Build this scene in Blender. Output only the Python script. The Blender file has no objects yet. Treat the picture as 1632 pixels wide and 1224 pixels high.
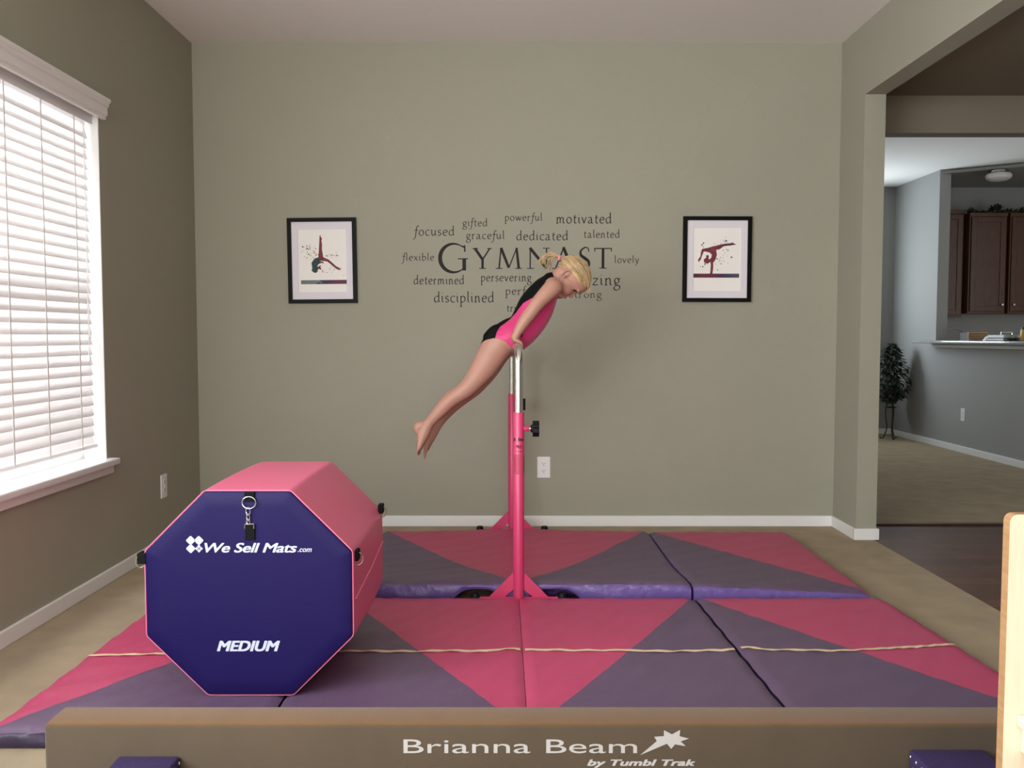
import bpy, bmesh, math, random
from mathutils import Vector, Matrix
random.seed(7)
sc = bpy.context.scene
C = sc.collection
PI = math.pi

# ------------------------------------------------------------------ camera
cam_d = bpy.data.cameras.new('camera'); cam = bpy.data.objects.new('camera', cam_d); C.objects.link(cam)
cam_d.sensor_width = 36; cam_d.lens = 36 * 1400 / 1632; cam_d.clip_start = 0.05; cam_d.clip_end = 100
cam.location = (0, 0, 1.10)
cam.rotation_euler = (PI / 2 - math.atan(77 / 1400), 0, 0)
sc.camera = cam
# ------------------------------------------------------------------ sky, lights, exposure
w = bpy.data.worlds.new('sky'); sc.world = w; w.use_nodes = True
wn = w.node_tree.nodes['Background']; wn.inputs[0].default_value = (0.93, 0.97, 1.0, 1); wn.inputs[1].default_value = 0.9
def area(name, loc, target, sx, sy, power, col):
    l = bpy.data.lights.new(name, 'AREA'); l.shape = 'RECTANGLE'; l.size = sx; l.size_y = sy; l.energy = power; l.color = col
    o = bpy.data.objects.new(name, l); C.objects.link(o); o.location = loc
    o.rotation_euler = (Vector(target) - Vector(loc)).to_track_quat('-Z', 'Y').to_euler()
    return o
# daylight outside the left window, an unseen nearer opening added for fill, the rear window behind the camera and the breakfast-nook window
area('daylight_side_window', (-2.35, 3.1, 1.75), (0, 3.1, 1.0), 1.7, 1.8, 54, (0.96, 0.98, 1.0))
area('added_near_fill', (-2.15, 0.3, 1.8), (0.5, 2.4, 2.7), 3.0, 1.9, 76, (0.95, 0.98, 1.0))
area('daylight_rear_window', (-0.6, -2.75, 1.5), (-0.9, 2, 2.6), 3.0, 2.1, 36, (1.0, 0.88, 0.74))
area('daylight_nook_window', (3.0, 10.1, 1.6), (4.0, 8.6, 2.7), 1.0, 1.1, 21, (0.80, 0.92, 1.0))
sc.view_settings.view_transform = 'Standard'; sc.view_settings.look = 'None'
sc.view_settings.gamma = 1; sc.view_settings.use_curve_mapping = False
sc.view_settings.exposure = 1.3
sc.cycles.use_denoising = True
sc.cycles.max_bounces = 10; sc.cycles.diffuse_bounces = 6; sc.cycles.transparent_max_bounces = 12
sc.cycles.sample_clamp_indirect = 6

# ------------------------------------------------------------------ materials
def mat(name, col, rough=0.6, metal=0.0, noise=None, bump=None, spec=0.5, sheen=0.0, trans=0.0, coat=0.0):
    """noise=(scale, amount) colour mottling; bump=(scale, strength) surface relief"""
    m = bpy.data.materials.new(name); m.use_nodes = True
    nt = m.node_tree; b = nt.nodes['Principled BSDF']
    b.inputs['Base Color'].default_value = (*col, 1); b.inputs['Roughness'].default_value = rough
    b.inputs['Metallic'].default_value = metal; b.inputs['Specular IOR Level'].default_value = spec
    if sheen: b.inputs['Sheen Weight'].default_value = sheen
    if coat: b.inputs['Coat Weight'].default_value = coat
    tc = nt.nodes.new('ShaderNodeTexCoord')
    if noise:
        n = nt.nodes.new('ShaderNodeTexNoise'); n.inputs['Scale'].default_value = noise[0]; n.inputs['Detail'].default_value = 6
        nt.links.new(tc.outputs['Object'], n.inputs['Vector'])
        r = nt.nodes.new('ShaderNodeMapRange'); r.inputs[3].default_value = 1 - noise[1]; r.inputs[4].default_value = 1 + noise[1]
        r.inputs[1].default_value = 0.25; r.inputs[2].default_value = 0.75
        nt.links.new(n.outputs['Fac'], r.inputs[0])
        mx = nt.nodes.new('ShaderNodeVectorMath'); mx.operation = 'SCALE'
        mx.inputs[0].default_value = col
        nt.links.new(r.outputs[0], mx.inputs['Scale']); nt.links.new(mx.outputs[0], b.inputs['Base Color'])
    if bump:
        n2 = nt.nodes.new('ShaderNodeTexNoise'); n2.inputs['Scale'].default_value = bump[0]; n2.inputs['Detail'].default_value = 4
        nt.links.new(tc.outputs['Object'], n2.inputs['Vector'])
        bp = nt.nodes.new('ShaderNodeBump'); bp.inputs['Strength'].default_value = bump[1]; bp.inputs['Distance'].default_value = 0.01
        nt.links.new(n2.outputs['Fac'], bp.inputs['Height']); nt.links.new(bp.outputs[0], b.inputs['Normal'])
    if trans:
        t = nt.nodes.new('ShaderNodeBsdfTranslucent'); t.inputs[0].default_value = (*col, 1)
        ms = nt.nodes.new('ShaderNodeMixShader'); ms.inputs[0].default_value = trans
        nt.links.new(b.outputs[0], ms.inputs[1]); nt.links.new(t.outputs[0], ms.inputs[2])
        nt.links.new(ms.outputs[0], nt.nodes['Material Output'].inputs[0])
    return m

def mat_wood(name, c1, c2, scale=(1, 1, 1), rough=0.35, plank=None, freq=9):
    m = mat(name, c1, rough); nt = m.node_tree; b = nt.nodes['Principled BSDF']
    tc = nt.nodes.new('ShaderNodeTexCoord'); mp = nt.nodes.new('ShaderNodeMapping'); mp.inputs['Scale'].default_value = scale
    nt.links.new(tc.outputs['Object'], mp.inputs['Vector'])
    n = nt.nodes.new('ShaderNodeTexNoise'); n.inputs['Scale'].default_value = freq; n.inputs['Detail'].default_value = 8; n.inputs['Distortion'].default_value = 0.6
    nt.links.new(mp.outputs[0], n.inputs['Vector'])
    cr = nt.nodes.new('ShaderNodeValToRGB'); cr.color_ramp.elements[0].position = .3; cr.color_ramp.elements[1].position = .72
    cr.color_ramp.elements[0].color = (*c1, 1); cr.color_ramp.elements[1].color = (*c2, 1)
    nt.links.new(n.outputs['Fac'], cr.inputs[0]); out = cr.outputs[0]
    if plank:
        br = nt.nodes.new('ShaderNodeTexBrick'); br.inputs['Scale'].default_value = 1; br.inputs['Brick Width'].default_value = plank[0]
        br.inputs['Row Height'].default_value = plank[1]; br.inputs['Mortar Size'].default_value = .002
        br.inputs['Color1'].default_value = (1, 1, 1, 1); br.inputs['Color2'].default_value = (.6, .6, .6, 1); br.inputs['Mortar'].default_value = (.25, .25, .25, 1)
        nt.links.new(tc.outputs['Object'], br.inputs['Vector'])
        mu = nt.nodes.new('ShaderNodeMix'); mu.data_type = 'RGBA'; mu.blend_type = 'MULTIPLY'; mu.inputs[0].default_value = 1
        nt.links.new(out, mu.inputs[6]); nt.links.new(br.outputs['Color'], mu.inputs[7]); out = mu.outputs[2]
    nt.links.new(out, b.inputs['Base Color'])
    return m

def mat_ramp(name, axis, lo, hi, stops):
    """a printed colour band: colour runs along one object axis"""
    m = mat(name, (1, 1, 1), .6); nt = m.node_tree; b = nt.nodes['Principled BSDF']
    tc = nt.nodes.new('ShaderNodeTexCoord'); sp = nt.nodes.new('ShaderNodeSeparateXYZ'); nt.links.new(tc.outputs['Object'], sp.inputs[0])
    nz = nt.nodes.new('ShaderNodeTexNoise'); nz.inputs['Scale'].default_value = 40; nt.links.new(tc.outputs['Object'], nz.inputs['Vector'])
    ad = nt.nodes.new('ShaderNodeMath'); ad.operation = 'MULTIPLY_ADD'; ad.inputs[1].default_value = (hi - lo) * .5; nt.links.new(nz.outputs['Fac'], ad.inputs[0])
    nt.links.new(sp.outputs[axis], ad.inputs[2])
    mr = nt.nodes.new('ShaderNodeMapRange'); off = (hi - lo) * .25
    mr.inputs[1].default_value = lo + off; mr.inputs[2].default_value = hi + off; nt.links.new(ad.outputs[0], mr.inputs[0])
    cr = nt.nodes.new('ShaderNodeValToRGB'); nt.links.new(mr.outputs[0], cr.inputs[0])
    while len(cr.color_ramp.elements) < len(stops): cr.color_ramp.elements.new(.5)
    for e, (p, c) in zip(cr.color_ramp.elements, stops): e.position = p; e.color = (*c, 1)
    nt.links.new(cr.outputs[0], b.inputs['Base Color'])
    return m

M = {}
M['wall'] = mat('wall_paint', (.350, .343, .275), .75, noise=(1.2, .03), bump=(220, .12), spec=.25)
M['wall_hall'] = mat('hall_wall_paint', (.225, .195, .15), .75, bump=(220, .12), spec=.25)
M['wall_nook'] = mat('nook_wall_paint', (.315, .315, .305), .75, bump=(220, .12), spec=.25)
M['ceiling'] = mat('ceiling_paint', (.84, .82, .79), .9, bump=(90, .10), spec=.1)
M['trim'] = mat('white_trim_paint', (.80, .80, .80), .4)
M['carpet'] = mat('beige_carpet', (.54, .415, .25), .95, noise=(7, .16), bump=(420, 1.0), spec=.05, sheen=.3)
M['hardwood'] = mat_wood('dark_hardwood', (.13, .058, .038), (.22, .105, .068), (1, 9, 1), .32, (1.1, .11))
M['blind'] = mat('white_slat', (.88, .865, .86), .45, trans=.33)
M['white_plastic'] = mat('white_plastic', (.82, .82, .84), .35)
M['pink_vinyl'] = mat('pink_vinyl', (.50, .060, .150), .42, noise=(5, .05), bump=(160, .08))
M['purple_vinyl'] = mat('purple_vinyl', (.125, .078, .145), .42, noise=(5, .06), bump=(160, .08))
M['purple_satin'] = mat('purple_satin', (.14, .09, .30), .32, bump=(38, .35))
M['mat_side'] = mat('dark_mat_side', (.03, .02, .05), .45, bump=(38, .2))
M['tape'] = mat('cream_tape', (.72, .55, .36), .6)
M['oct_pink'] = mat('octagon_pink_vinyl', (.78, .15, .275), .4, bump=(120, .04))
M['oct_navy'] = mat('octagon_navy_vinyl', (.010, .0055, .064), .5, bump=(160, .06), spec=.15)
M['oct_piping'] = mat('pale_pink_seam', (.90, .26, .40), .45)
M['ink_white'] = mat('white_print', (.50, .53, .66), .5)
M['ink_silver'] = mat('silver_print', (.44, .43, .43), .5)
M['webbing'] = mat('black_webbing', (.005, .005, .006), .8, bump=(400, .3), spec=.15)
M['chrome'] = mat('chrome', (.80, .79, .76), .14, 1.0)
M['steel'] = mat('steel', (.75, .75, .76), .22, 1.0)
M['pink_metal'] = mat('pink_powder_coat', (.60, .048, .15), .35)
M['pink_sticker'] = mat('rose_sticker', (.52, .06, .13), .45)
M['black_plastic'] = mat('black_plastic', (.005, .005, .0055), .5, spec=.2)
M['ink_black'] = mat('black_print', (.02, .012, .015), .6)
M['suede'] = mat('tan_suede', (.088, .064, .043), .95, noise=(9, .06), bump=(500, .25), spec=.1, sheen=.25)
M['suede_top'] = mat('tan_suede_lit_top', (.155, .080, .032), .95, noise=(9, .06), bump=(500, .25), spec=.1, sheen=.2)  # same suede as the sides; warmer light on top put into the colour
M['foot_purple'] = mat('purple_carpet_cover', (.032, .016, .085), .8, bump=(300, .3))
M['decal'] = mat('charcoal_vinyl', (.014, .013, .013), .6, spec=.25)
M['frame_black'] = mat('black_frame', (.0035, .003, .003), .5, spec=.12)
M['mat_board'] = mat('pale_mat_board', (.76, .73, .79), .8)
M['paper'] = mat('print_paper', (.88, .86, .83), .75)
M['birch'] = mat_wood('birch', (.76, .63, .47), (.82, .70, .54), (12, 12, 1), .45)
M['birch_edge'] = mat_wood('birch_ply_edge', (.36, .20, .09), (.46, .27, .13), (2, 2, 14), .55)
M['cabinet'] = mat_wood('cherry_cabinet', (.060, .019, .006), (.105, .036, .012), (9, 9, 1), .38)
M['granite'] = mat('granite', (.34, .36, .36), .12, noise=(60, .5))
M['dark_counter'] = mat('dark_counter', (.03, .028, .028), .2)
M['leaf'] = mat('dark_leaf', (.018, .035, .016), .5)
M['leaf_brown'] = mat('brown_leaf', (.11, .06, .02), .6)
M['iron'] = mat('dark_iron', (.012, .011, .010), .5)
M['pot'] = mat('dark_pot', (.03, .024, .02), .6)
M['lamp_glass'] = mat('frosted_glass', (.92, .90, .87), .25, trans=.3)
M['brass'] = mat('brushed_nickel', (.45, .42, .38), .25, 1.0)
M['skin'] = mat('skin', (.47, .245, .185), .5, noise=(14, .05))
_b = M['skin'].node_tree.nodes['Principled BSDF']
_b.inputs['Subsurface Weight'].default_value = .12; _b.inputs['Subsurface Radius'].default_value = (.01, .004, .002); _b.inputs['Subsurface Scale'].default_value = .6
M['lip'] = mat('lips', (.50, .19, .16), .45)
M['hair'] = mat('blonde_hair', (.54, .385, .21), .45, noise=(40, .22))
M['hair_dark'] = mat('dark_blonde_hair', (.33, .21, .095), .45, noise=(40, .2))
M['leo_pink'] = mat('hot_pink_spandex', (.66, .036, .19), .5, sheen=.2, bump=(300, .05))
M['leo_black'] = mat('black_spandex', (.004, .004, .0045), .7, spec=.15)
M['hair_tie'] = mat('pink_elastic', (.85, .25, .30), .7)
M['eye_white'] = mat('eye_white', (.75, .72, .70), .2)
M['eye_iris'] = mat('eye_iris', (.03, .02, .02), .5, spec=.2)
M['lash'] = mat('lash', (.06, .03, .02), .6)
M['pane'] = bpy.data.materials.new('window_glass'); M['pane'].use_nodes = True
_nt = M['pane'].node_tree
for _n in list(_nt.nodes):
    if _n.type == 'BSDF_PRINCIPLED': _nt.nodes.remove(_n)
_t = _nt.nodes.new('ShaderNodeBsdfTransparent'); _g = _nt.nodes.new('ShaderNodeBsdfGlossy'); _g.inputs['Roughness'].default_value = .02
_x = _nt.nodes.new('ShaderNodeMixShader'); _x.inputs[0].default_value = .06
_nt.links.new(_t.outputs[0], _x.inputs[1]); _nt.links.new(_g.outputs[0], _x.inputs[2]); _nt.links.new(_x.outputs[0], _nt.nodes['Material Output'].inputs[0])
PRINT = [mat('maroon_ink', (.17, .025, .04), .7, noise=(60, .5)), mat('teal_ink', (.02, .055, .055), .7, noise=(60, .5)),
         mat('plum_ink', (.09, .02, .06), .7, noise=(60, .5)), mat('grey_ink', (.22, .20, .17), .7), mat('ochre_ink', (.45, .25, .10), .7)]

# ------------------------------------------------------------------ mesh helpers
class MB:
    def __init__(s): s.v = []; s.f = []; s.mi = []; s.cur = 0
    def add(s, verts, faces):
        o = len(s.v); s.v += [tuple(p) for p in verts]
        for f in faces: s.f.append(tuple(o + i for i in f)); s.mi.append(s.cur)
        return s
    def box(s, x0, x1, y0, y1, z0, z1):
        v = [(x, y, z) for z in (z0, z1) for y in (y0, y1) for x in (x0, x1)]
        return s.add(v, [(0, 2, 3, 1), (4, 5, 7, 6), (0, 1, 5, 4), (2, 6, 7, 3), (0, 4, 6, 2), (1, 3, 7, 5)])
    def rbox(s, x0, x1, y0, y1, z0, z1, r=.005, seg=2):
        bm = bmesh.new(); bmesh.ops.create_cube(bm, size=1)
        for v in bm.verts:
            v.co = Vector(((x0 + x1) / 2 + v.co.x * (x1 - x0), (y0 + y1) / 2 + v.co.y * (y1 - y0), (z0 + z1) / 2 + v.co.z * (z1 - z0)))
        bmesh.ops.bevel(bm, geom=bm.edges[:], offset=r, segments=seg, affect='EDGES', profile=.5)
        return s.bm(bm)
    def bm(s, bm):
        bm.verts.index_update(); s.add([v.co[:] for v in bm.verts], [[v.index for v in f.verts] for f in bm.faces]); bm.free(); return s
    def tube(s, path, rad, seg=12, caps=True, closed=False):
        """round tube along a polyline; rad number or list"""
        P = [Vector(p) for p in path]; n = len(P)
        R = rad if isinstance(rad, (list, tuple)) else [rad] * n
        ref = None; rings = []
        for i in range(n):
            if closed: t = P[(i + 1) % n] - P[i - 1]
            else: t = P[min(i + 1, n - 1)] - P[max(i - 1, 0)]
            t.normalize()
            if ref is None: ref = t.orthogonal().normalized()
            ref = (ref - t * ref.dot(t)).normalized(); b = t.cross(ref)
            rings.append([P[i] + (ref * math.cos(a) + b * math.sin(a)) * R[i] for a in (2 * PI * k / seg for k in range(seg))])
        v = [q for r in rings for q in r]; f = []
        m = n if closed else n - 1
        for i in range(m):
            for k in range(seg):
                a = i * seg; b2 = ((i + 1) % n) * seg
                f.append((a + k, a + (k + 1) % seg, b2 + (k + 1) % seg, b2 + k))
        if caps and not closed: f.append(tuple(range(seg - 1, -1, -1))); f.append(tuple((n - 1) * seg + k for k in range(seg)))
        return s.add(v, f)
    def ell(s, c, r, ax=None, nu=20, nv=12):
        """ellipsoid; ax = three axis vectors"""
        c = Vector(c); ax = ax or (Vector((1, 0, 0)), Vector((0, 1, 0)), Vector((0, 0, 1)))
        v = []; f = []
        for j in range(1, nv):
            th = PI * j / nv
            for i in range(nu):
                ph = 2 * PI * i / nu
                v.append(c + ax[0] * (r[0] * math.sin(th) * math.cos(ph)) + ax[1] * (r[1] * math.sin(th) * math.sin(ph)) + ax[2] * (r[2] * math.cos(th)))
        for j in range(nv - 2):
            for i in range(nu):
                a = j * nu; b = a + nu
                f.append((a + i, b + i, b + (i + 1) % nu, a + (i + 1) % nu))
        t = len(v); v.append(c + ax[2] * r[2]); v.append(c - ax[2] * r[2]); l = (nv - 2) * nu
        for i in range(nu): f.append((t, i, (i + 1) % nu)); f.append((t + 1, l + (i + 1) % nu, l + i))
        return s.add(v, f)
    def prism(s, poly, o, xd, yd, d):
        """polygon (2D) extruded along xd x yd direction by d"""
        o = Vector(o); xd = Vector(xd); yd = Vector(yd); nd = xd.cross(yd).normalized() * d; n = len(poly)
        v = [o + xd * p[0] + yd * p[1] for p in poly]; v += [q + nd for q in v]
        f = [tuple(range(n - 1, -1, -1)), tuple(range(n, 2 * n))] + [(i, (i + 1) % n, n + (i + 1) % n, n + i) for i in range(n)]
        return s.add(v, f)
    def lathe(s, prof, c, ax=(0, 0, 1), seg=24):
        ax = Vector(ax).normalized(); e = ax.orthogonal().normalized(); b = ax.cross(e); c = Vector(c); v = []; f = []
        for r, h in prof:
            for k in range(seg):
                a = 2 * PI * k / seg; v.append(c + ax * h + (e * math.cos(a) + b * math.sin(a)) * r)
        for j in range(len(prof) - 1):
            for k in range(seg): f.append((j * seg + k, j * seg + (k + 1) % seg, (j + 1) * seg + (k + 1) % seg, (j + 1) * seg + k))
        f.append(tuple(range(seg - 1, -1, -1))); f.append(tuple((len(prof) - 1) * seg + k for k in range(seg)))
        return s.add(v, f)
    def build(s, name, m, parent=None, smooth=False, loc=None, angle=40):
        ms = m if isinstance(m, (list, tuple)) else [m]
        org = Vector(loc) if loc is not None else (world(parent) if parent else Vector((0, 0, 0)))
        me = bpy.data.meshes.new(name); me.from_pydata([tuple(Vector(p) - org) for p in s.v], [], s.f)
        for q in ms: me.materials.append(q)
        if len(ms) > 1: me.polygons.foreach_set('material_index', s.mi)
        bm = bmesh.new(); bm.from_mesh(me); bmesh.ops.recalc_face_normals(bm, faces=bm.faces)
        if smooth:
            for e in bm.edges:
                if len(e.link_faces) == 2 and e.calc_face_angle(0) > math.radians(angle): e.smooth = False
            for f in bm.faces: f.smooth = True
        bm.to_mesh(me); bm.free(); me.update()
        o = bpy.data.objects.new(name, me); C.objects.link(o)
        if parent: o.parent = parent
        if loc is not None or not parent: o.location = org
        return o
def world(o):
    p = Vector((0, 0, 0))
    while o: p += o.location; o = o.parent
    return p
def tag(o, label, cat, group=None):
    o['label'] = label; o['category'] = cat
    if group: o['group'] = group
    return o
def thing(name, label, cat, loc, group=None):
    o = bpy.data.objects.new(name, None); C.objects.link(o); o.location = loc; o.empty_display_size = .05
    return tag(o, label, cat, group)
def struct(name, mb, m, smooth=False):
    o = mb.build(name, m, smooth=smooth); o['kind'] = 'structure'; return o
def spline(pts, n=8, closed=False):
    """Catmull-Rom through tuples of any length"""
    N = len(pts); out = []; rng = N if closed else N - 1
    for i in range(rng):
        if closed: p = [pts[(i + k - 1) % N] for k in range(4)]
        else: p = [pts[max(i - 1, 0)], pts[i], pts[i + 1], pts[min(i + 2, N - 1)]]
        for k in range(n):
            t = k / n
            out.append(tuple(.5 * (2 * b + (c - a) * t + (2 * a - 5 * b + 4 * c - d) * t * t + (3 * b - a - 3 * c + d) * t ** 3) for a, b, c, d in zip(*p)))
    if not closed: out.append(tuple(pts[-1]))
    return out

# ------------------------------------------------------------------ the room
LX, RX, BY, H = -1.80, 1.855, 5.03, 2.74
T = .11                                        # thickness of the inner walls
RY = -2.5                                      # wall behind the camera
WY0, WY1, WZ0, WZ1 = 2.35, 3.88, .55, 2.07      # window opening in the left wall
struct('floor', MB().box(LX - .2, 1.95, RY - .1, BY + .06, -.1, 0), M['carpet'])
struct('floor_hall', MB().box(1.95, 5.2, RY - .1, BY + .06, -.1, -.004), M['hardwood'])
struct('floor_nook', MB().box(.4, 7.0, BY + .06, 10.0, -.1, 0), M['carpet'])
struct('wall_back', MB().box(LX - .2, 2.0, BY, BY + T, 0, H), M['wall'])
m = MB(); X0, X1 = LX - .16, LX
m.box(X0, X1, RY, -1.3, 0, H).box(X0, X1, 1.9, WY0, 0, H).box(X0, X1, -1.3, 1.9, 0, WZ0).box(X0, X1, -1.3, 1.9, 2.3, H).box(X0, X1, WY1, BY, 0, H).box(X0, X1, WY0, WY1, 0, WZ0).box(X0, X1, WY0, WY1, WZ1, H)
struct('wall_left', m, M['wall'])
m = MB().box(RX, RX + T, 4.69, BY, 0, H).box(RX, RX + T, RY, 4.69, 2.366, H)
struct('wall_right', m, M['wall'])
struct('ceiling', MB().box(LX - .2, RX + T, RY - .1, BY + .1, H, H + .1), M['ceiling'])
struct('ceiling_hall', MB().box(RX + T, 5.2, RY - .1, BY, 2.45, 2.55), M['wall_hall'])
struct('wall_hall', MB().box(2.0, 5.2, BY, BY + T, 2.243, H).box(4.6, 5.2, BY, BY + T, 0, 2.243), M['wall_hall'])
struct('wall_hall_right', MB().box(5.1, 5.2, RY, BY, 0, 2.5), M['wall'])
m = MB(); y0, y1 = RY - .12, RY
m.box(LX - .2, -1.7, y0, y1, 0, H).box(1.6, 5.2, y0, y1, 0, H).box(-1.7, 1.6, y0, y1, 0, .5).box(-1.7, 1.6, y0, y1, 2.6, H)
struct('wall_rear', m, M['wall'])
# baseboards
def base(name, *boxes):
    m = MB()
    for b in boxes: m.rbox(*b, 0, .062, .004, 2)
    return struct(name, m, M['trim'])
base('baseboard_left', (LX - .002, LX + .013, RY, BY))
base('baseboard_back', (LX, RX, BY - .013, BY + .002))
base('baseboard_right', (RX - .013, RX + .002, 4.68, BY), (RX - .013, RX + T + .013, 4.677, 4.692), (RX + T - .002, RX + T + .013, 4.68, BY))
struct('trim_threshold', MB().box(1.97, 4.6, BY + .03, BY + .075, -.01, .006), M['hardwood'])
# breakfast nook and kitchen beyond the hall
NX = 4.24
m = MB().box(1.0, 2.5, 9.8, 9.9, 0, H).box(3.6, NX + T, 9.8, 9.9, 0, H).box(2.5, 3.6, 9.8, 9.9, 2.3, H).box(2.5, 3.6, 9.8, 9.9, 0, 1.0)
struct('wall_nook_far', m, M['wall_nook'])
struct('wall_nook_right', MB().box(NX, NX + T, 8.8, 9.8, 0, 2.74), M['wall_nook'])
struct('wall_half_height', MB().box(NX, NX + T, 5.6, 8.8, 0, .985), M['wall_nook'])
struct('wall_nook_left', MB().box(.9, 1.0, BY + T, 9.9, 0, H), M['wall_nook'])
struct('ceiling_nook', MB().box(.9, 7.0, BY + T, 9.9, H, H + .1), M['ceiling'])
struct('ceiling_kitchen_shade', MB().prism([(NX + .02, 8.8), (5.0, 8.31), (7.0, 7.9), (7.0, 9.7), (NX + .02, 9.7)], (0, 0, 2.70), (1, 0, 0), (0, 1, 0), .03), M['wall_nook'])  # ceiling runs on above; grey slab with slanted edge stands in for shade
struct('wall_kitchen_back', MB().box(NX + T, 7.0, 9.601, 9.7, 0, H), M['wall_nook'])
struct('wall_kitchen_side', MB().box(6.9, 7.0, BY, 9.6, 0, H), M['wall_nook'])
base('baseboard_nook', (NX - .014, NX + .002, 5.6, 9.8), (1.0, NX, 9.786, 9.802))

# ------------------------------------------------------------------ window with blind
wf = MB()
for b in ((WY0, WY1, WZ0, WZ0 + .05), (WY0, WY1, WZ1 - .05, WZ1), (WY0, WY0 + .05, WZ0 + .05, WZ1 - .05), (WY1 - .05, WY1, WZ0 + .05, WZ1 - .05), (WY0 + .05, WY1 - .05, 1.28, 1.33)):
    wf.box(LX - .135, LX - .10, *b)
win = wf.build('window_1', M['trim']); win['kind'] = 'structure'
MB().box(LX - .122, LX - .118, WY0 + .04, WY1 - .04, WZ0 + .04, WZ1 - .04).build('window_pane', M['pane'], win)
struct('trim_1', MB().rbox(LX - .10, LX + .045, WY0 - .04, WY1 + .035, WZ0 - .024, WZ0 + .005, .006, 3).rbox(LX - .001, LX + .02, WY0 - .03, WY1 + .025, WZ0 - .062, WZ0 - .026, .004, 2), M['trim'], True)
# white reveal lining of the opening
struct('trim_2', MB().box(LX - .10, LX - .001, WY1 - .004, WY1, WZ0, WZ1).box(LX - .10, LX - .001, WY0, WY0 + .004, WZ0, WZ1), M['trim'])
bx = LX - .05                                   # plane of the slats
bl = thing('window_blind', 'white horizontal slat blind filling the bright window on the left wall', 'blind', (bx, (WY0 + WY1) / 2, WZ0))
prof = [(0, 0), (.018, 0), (.018, .012), (.026, .018), (.026, .05), (.034, .056), (.034, .066), (.042, .074), (.042, .086), (0, .086)]
MB().prism(prof, (LX + .001, WY1 + .03, WZ1 - .025), (1, 0, 0), (0, 0, 1), WY1 - WY0 + .07).build('valance', M['trim'], bl)
MB().box(bx - .028, bx + .026, WY0 + .01, WY1 - .01, WZ1 - .055, WZ1 - .004).build('headrail', M['white_plastic'], bl)
pitch = .0445; z = WZ1 - .085; ns = 0
ang = math.radians(-77)
while z > WZ0 + .06:
    dx, dz = math.cos(ang) * .0335, math.sin(ang) * .0335
    m = MB(); nx, nz = math.sin(ang) * .0014, math.cos(ang) * .0014
    # slat: inner (room) edge up, slightly crowned
    q = [(-dx, -dz), (-dx * .5, -dz * .5 + .0012), (0, .0018), (dx * .5, dz * .5 + .0012), (dx, dz)]
    pr = [(a, b) for a, b in q] + [(a + .0005, b - .0028) for a, b in reversed(q)]
    m.prism(pr, (bx, WY1 - .018, z), (1, 0, 0), (0, 0, 1), WY1 - WY0 - .036).build('slat', M['blind'], bl, smooth=True)
    z -= pitch; ns += 1
MB().rbox(bx - .02, bx + .02, WY0 + .012, WY1 - .016, z + .002, z + .02, .004).build('bottom_rail', M['blind'], bl)
for yy in (2.50, 2.73, 2.97, 3.21, 3.46, 3.72):
    MB().box(bx + .021, bx + .0225, yy - .004, yy + .004, z + .01, WZ1 - .05).box(bx - .0225, bx - .021, yy - .004, yy + .004, z + .01, WZ1 - .05).build('ladder_tape', M['blind'], bl)
MB().tube([(bx + .026, 3.80, WZ1 - .06), (bx + .026, 3.80, 1.12)], .0016, 6).tube([(bx + .026, 3.79, WZ1 - .06), (bx + .026, 3.79, 1.02)], .0016, 6)\
    .lathe([(.002, 0), (.006, -.01), (.007, -.03), (.003, -.034)], (bx + .026, 3.80, 1.12)).lathe([(.002, 0), (.006, -.01), (.007, -.03), (.003, -.034)], (bx + .026, 3.79, 1.02)).build('pull_cord', M['white_plastic'], bl)

# ------------------------------------------------------------------ wall outlets
def outlet(label, o, xd, nd, duplex=True, hh=.0605, hw=.037):
    o, xd, nd = Vector(o), Vector(xd), Vector(nd); up = Vector((0, 0, 1))
    t = thing('wall_outlet', label, 'outlet', o)
    def bx_(m, u0, u1, v0, v1, d0, d1):
        m.add([o + xd * u + up * v + nd * d for d in (d0, d1) for v in (v0, v1) for u in (u0, u1)], [(0, 2, 3, 1), (4, 5, 7, 6), (0, 1, 5, 4), (2, 6, 7, 3), (0, 4, 6, 2), (1, 3, 7, 5)])
        return m
    p = MB(); bx_(p, -hw, hw, -hh, hh, 0, .003); bx_(p, -hw + .003, hw - .003, -hh + .003, hh - .003, .003, .0055)
    p.build('cover_plate', M['white_plastic'], t)
    for s in (-1, 1):
        c = o + up * (.0205 * s) + nd * .0055
        poly = [(max(-.0145, min(.0145, .0175 * math.cos(a))), .0155 * math.sin(a)) for a in (2 * PI * k / 24 for k in range(24))]
        k = MB().prism(poly, c, xd, up, -.0015 if xd.cross(up).dot(nd) < 0 else .0015).build('socket', M['white_plastic'], t)
        h = MB()
        for du, w_, v0, v1 in ((-.0063, .0013, -.0015, .007), (.0063, .0013, -.0005, .0065)): bx_(h, du - w_, du + w_, .0205 * s + v0, .0205 * s + v1, .0071, .0076)
        h.lathe([(.0027, 0), (.0027, .0006)], c - up * .007 + nd * .0016, nd, 10)
        h.build('slot', M['ink_black'], k)
    MB().lathe([(.0028, 0), (.0025, .0012)], o + nd * .0055, nd, 10).build('screw', M['steel'], t)
    return t
outlet('white outlet on the back wall just right of the pink bar post', (.183, BY, .343), (1, 0, 0), (0, -1, 0))
outlet('white outlet on the left wall under the window end', (LX, 4.50, .325), (0, -1, 0), (1, 0, 0))
outlet('small white outlet on the half wall under the kitchen counter', (NX, 8.228, .358), (0, 1, 0), (-1, 0, 0))

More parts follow.
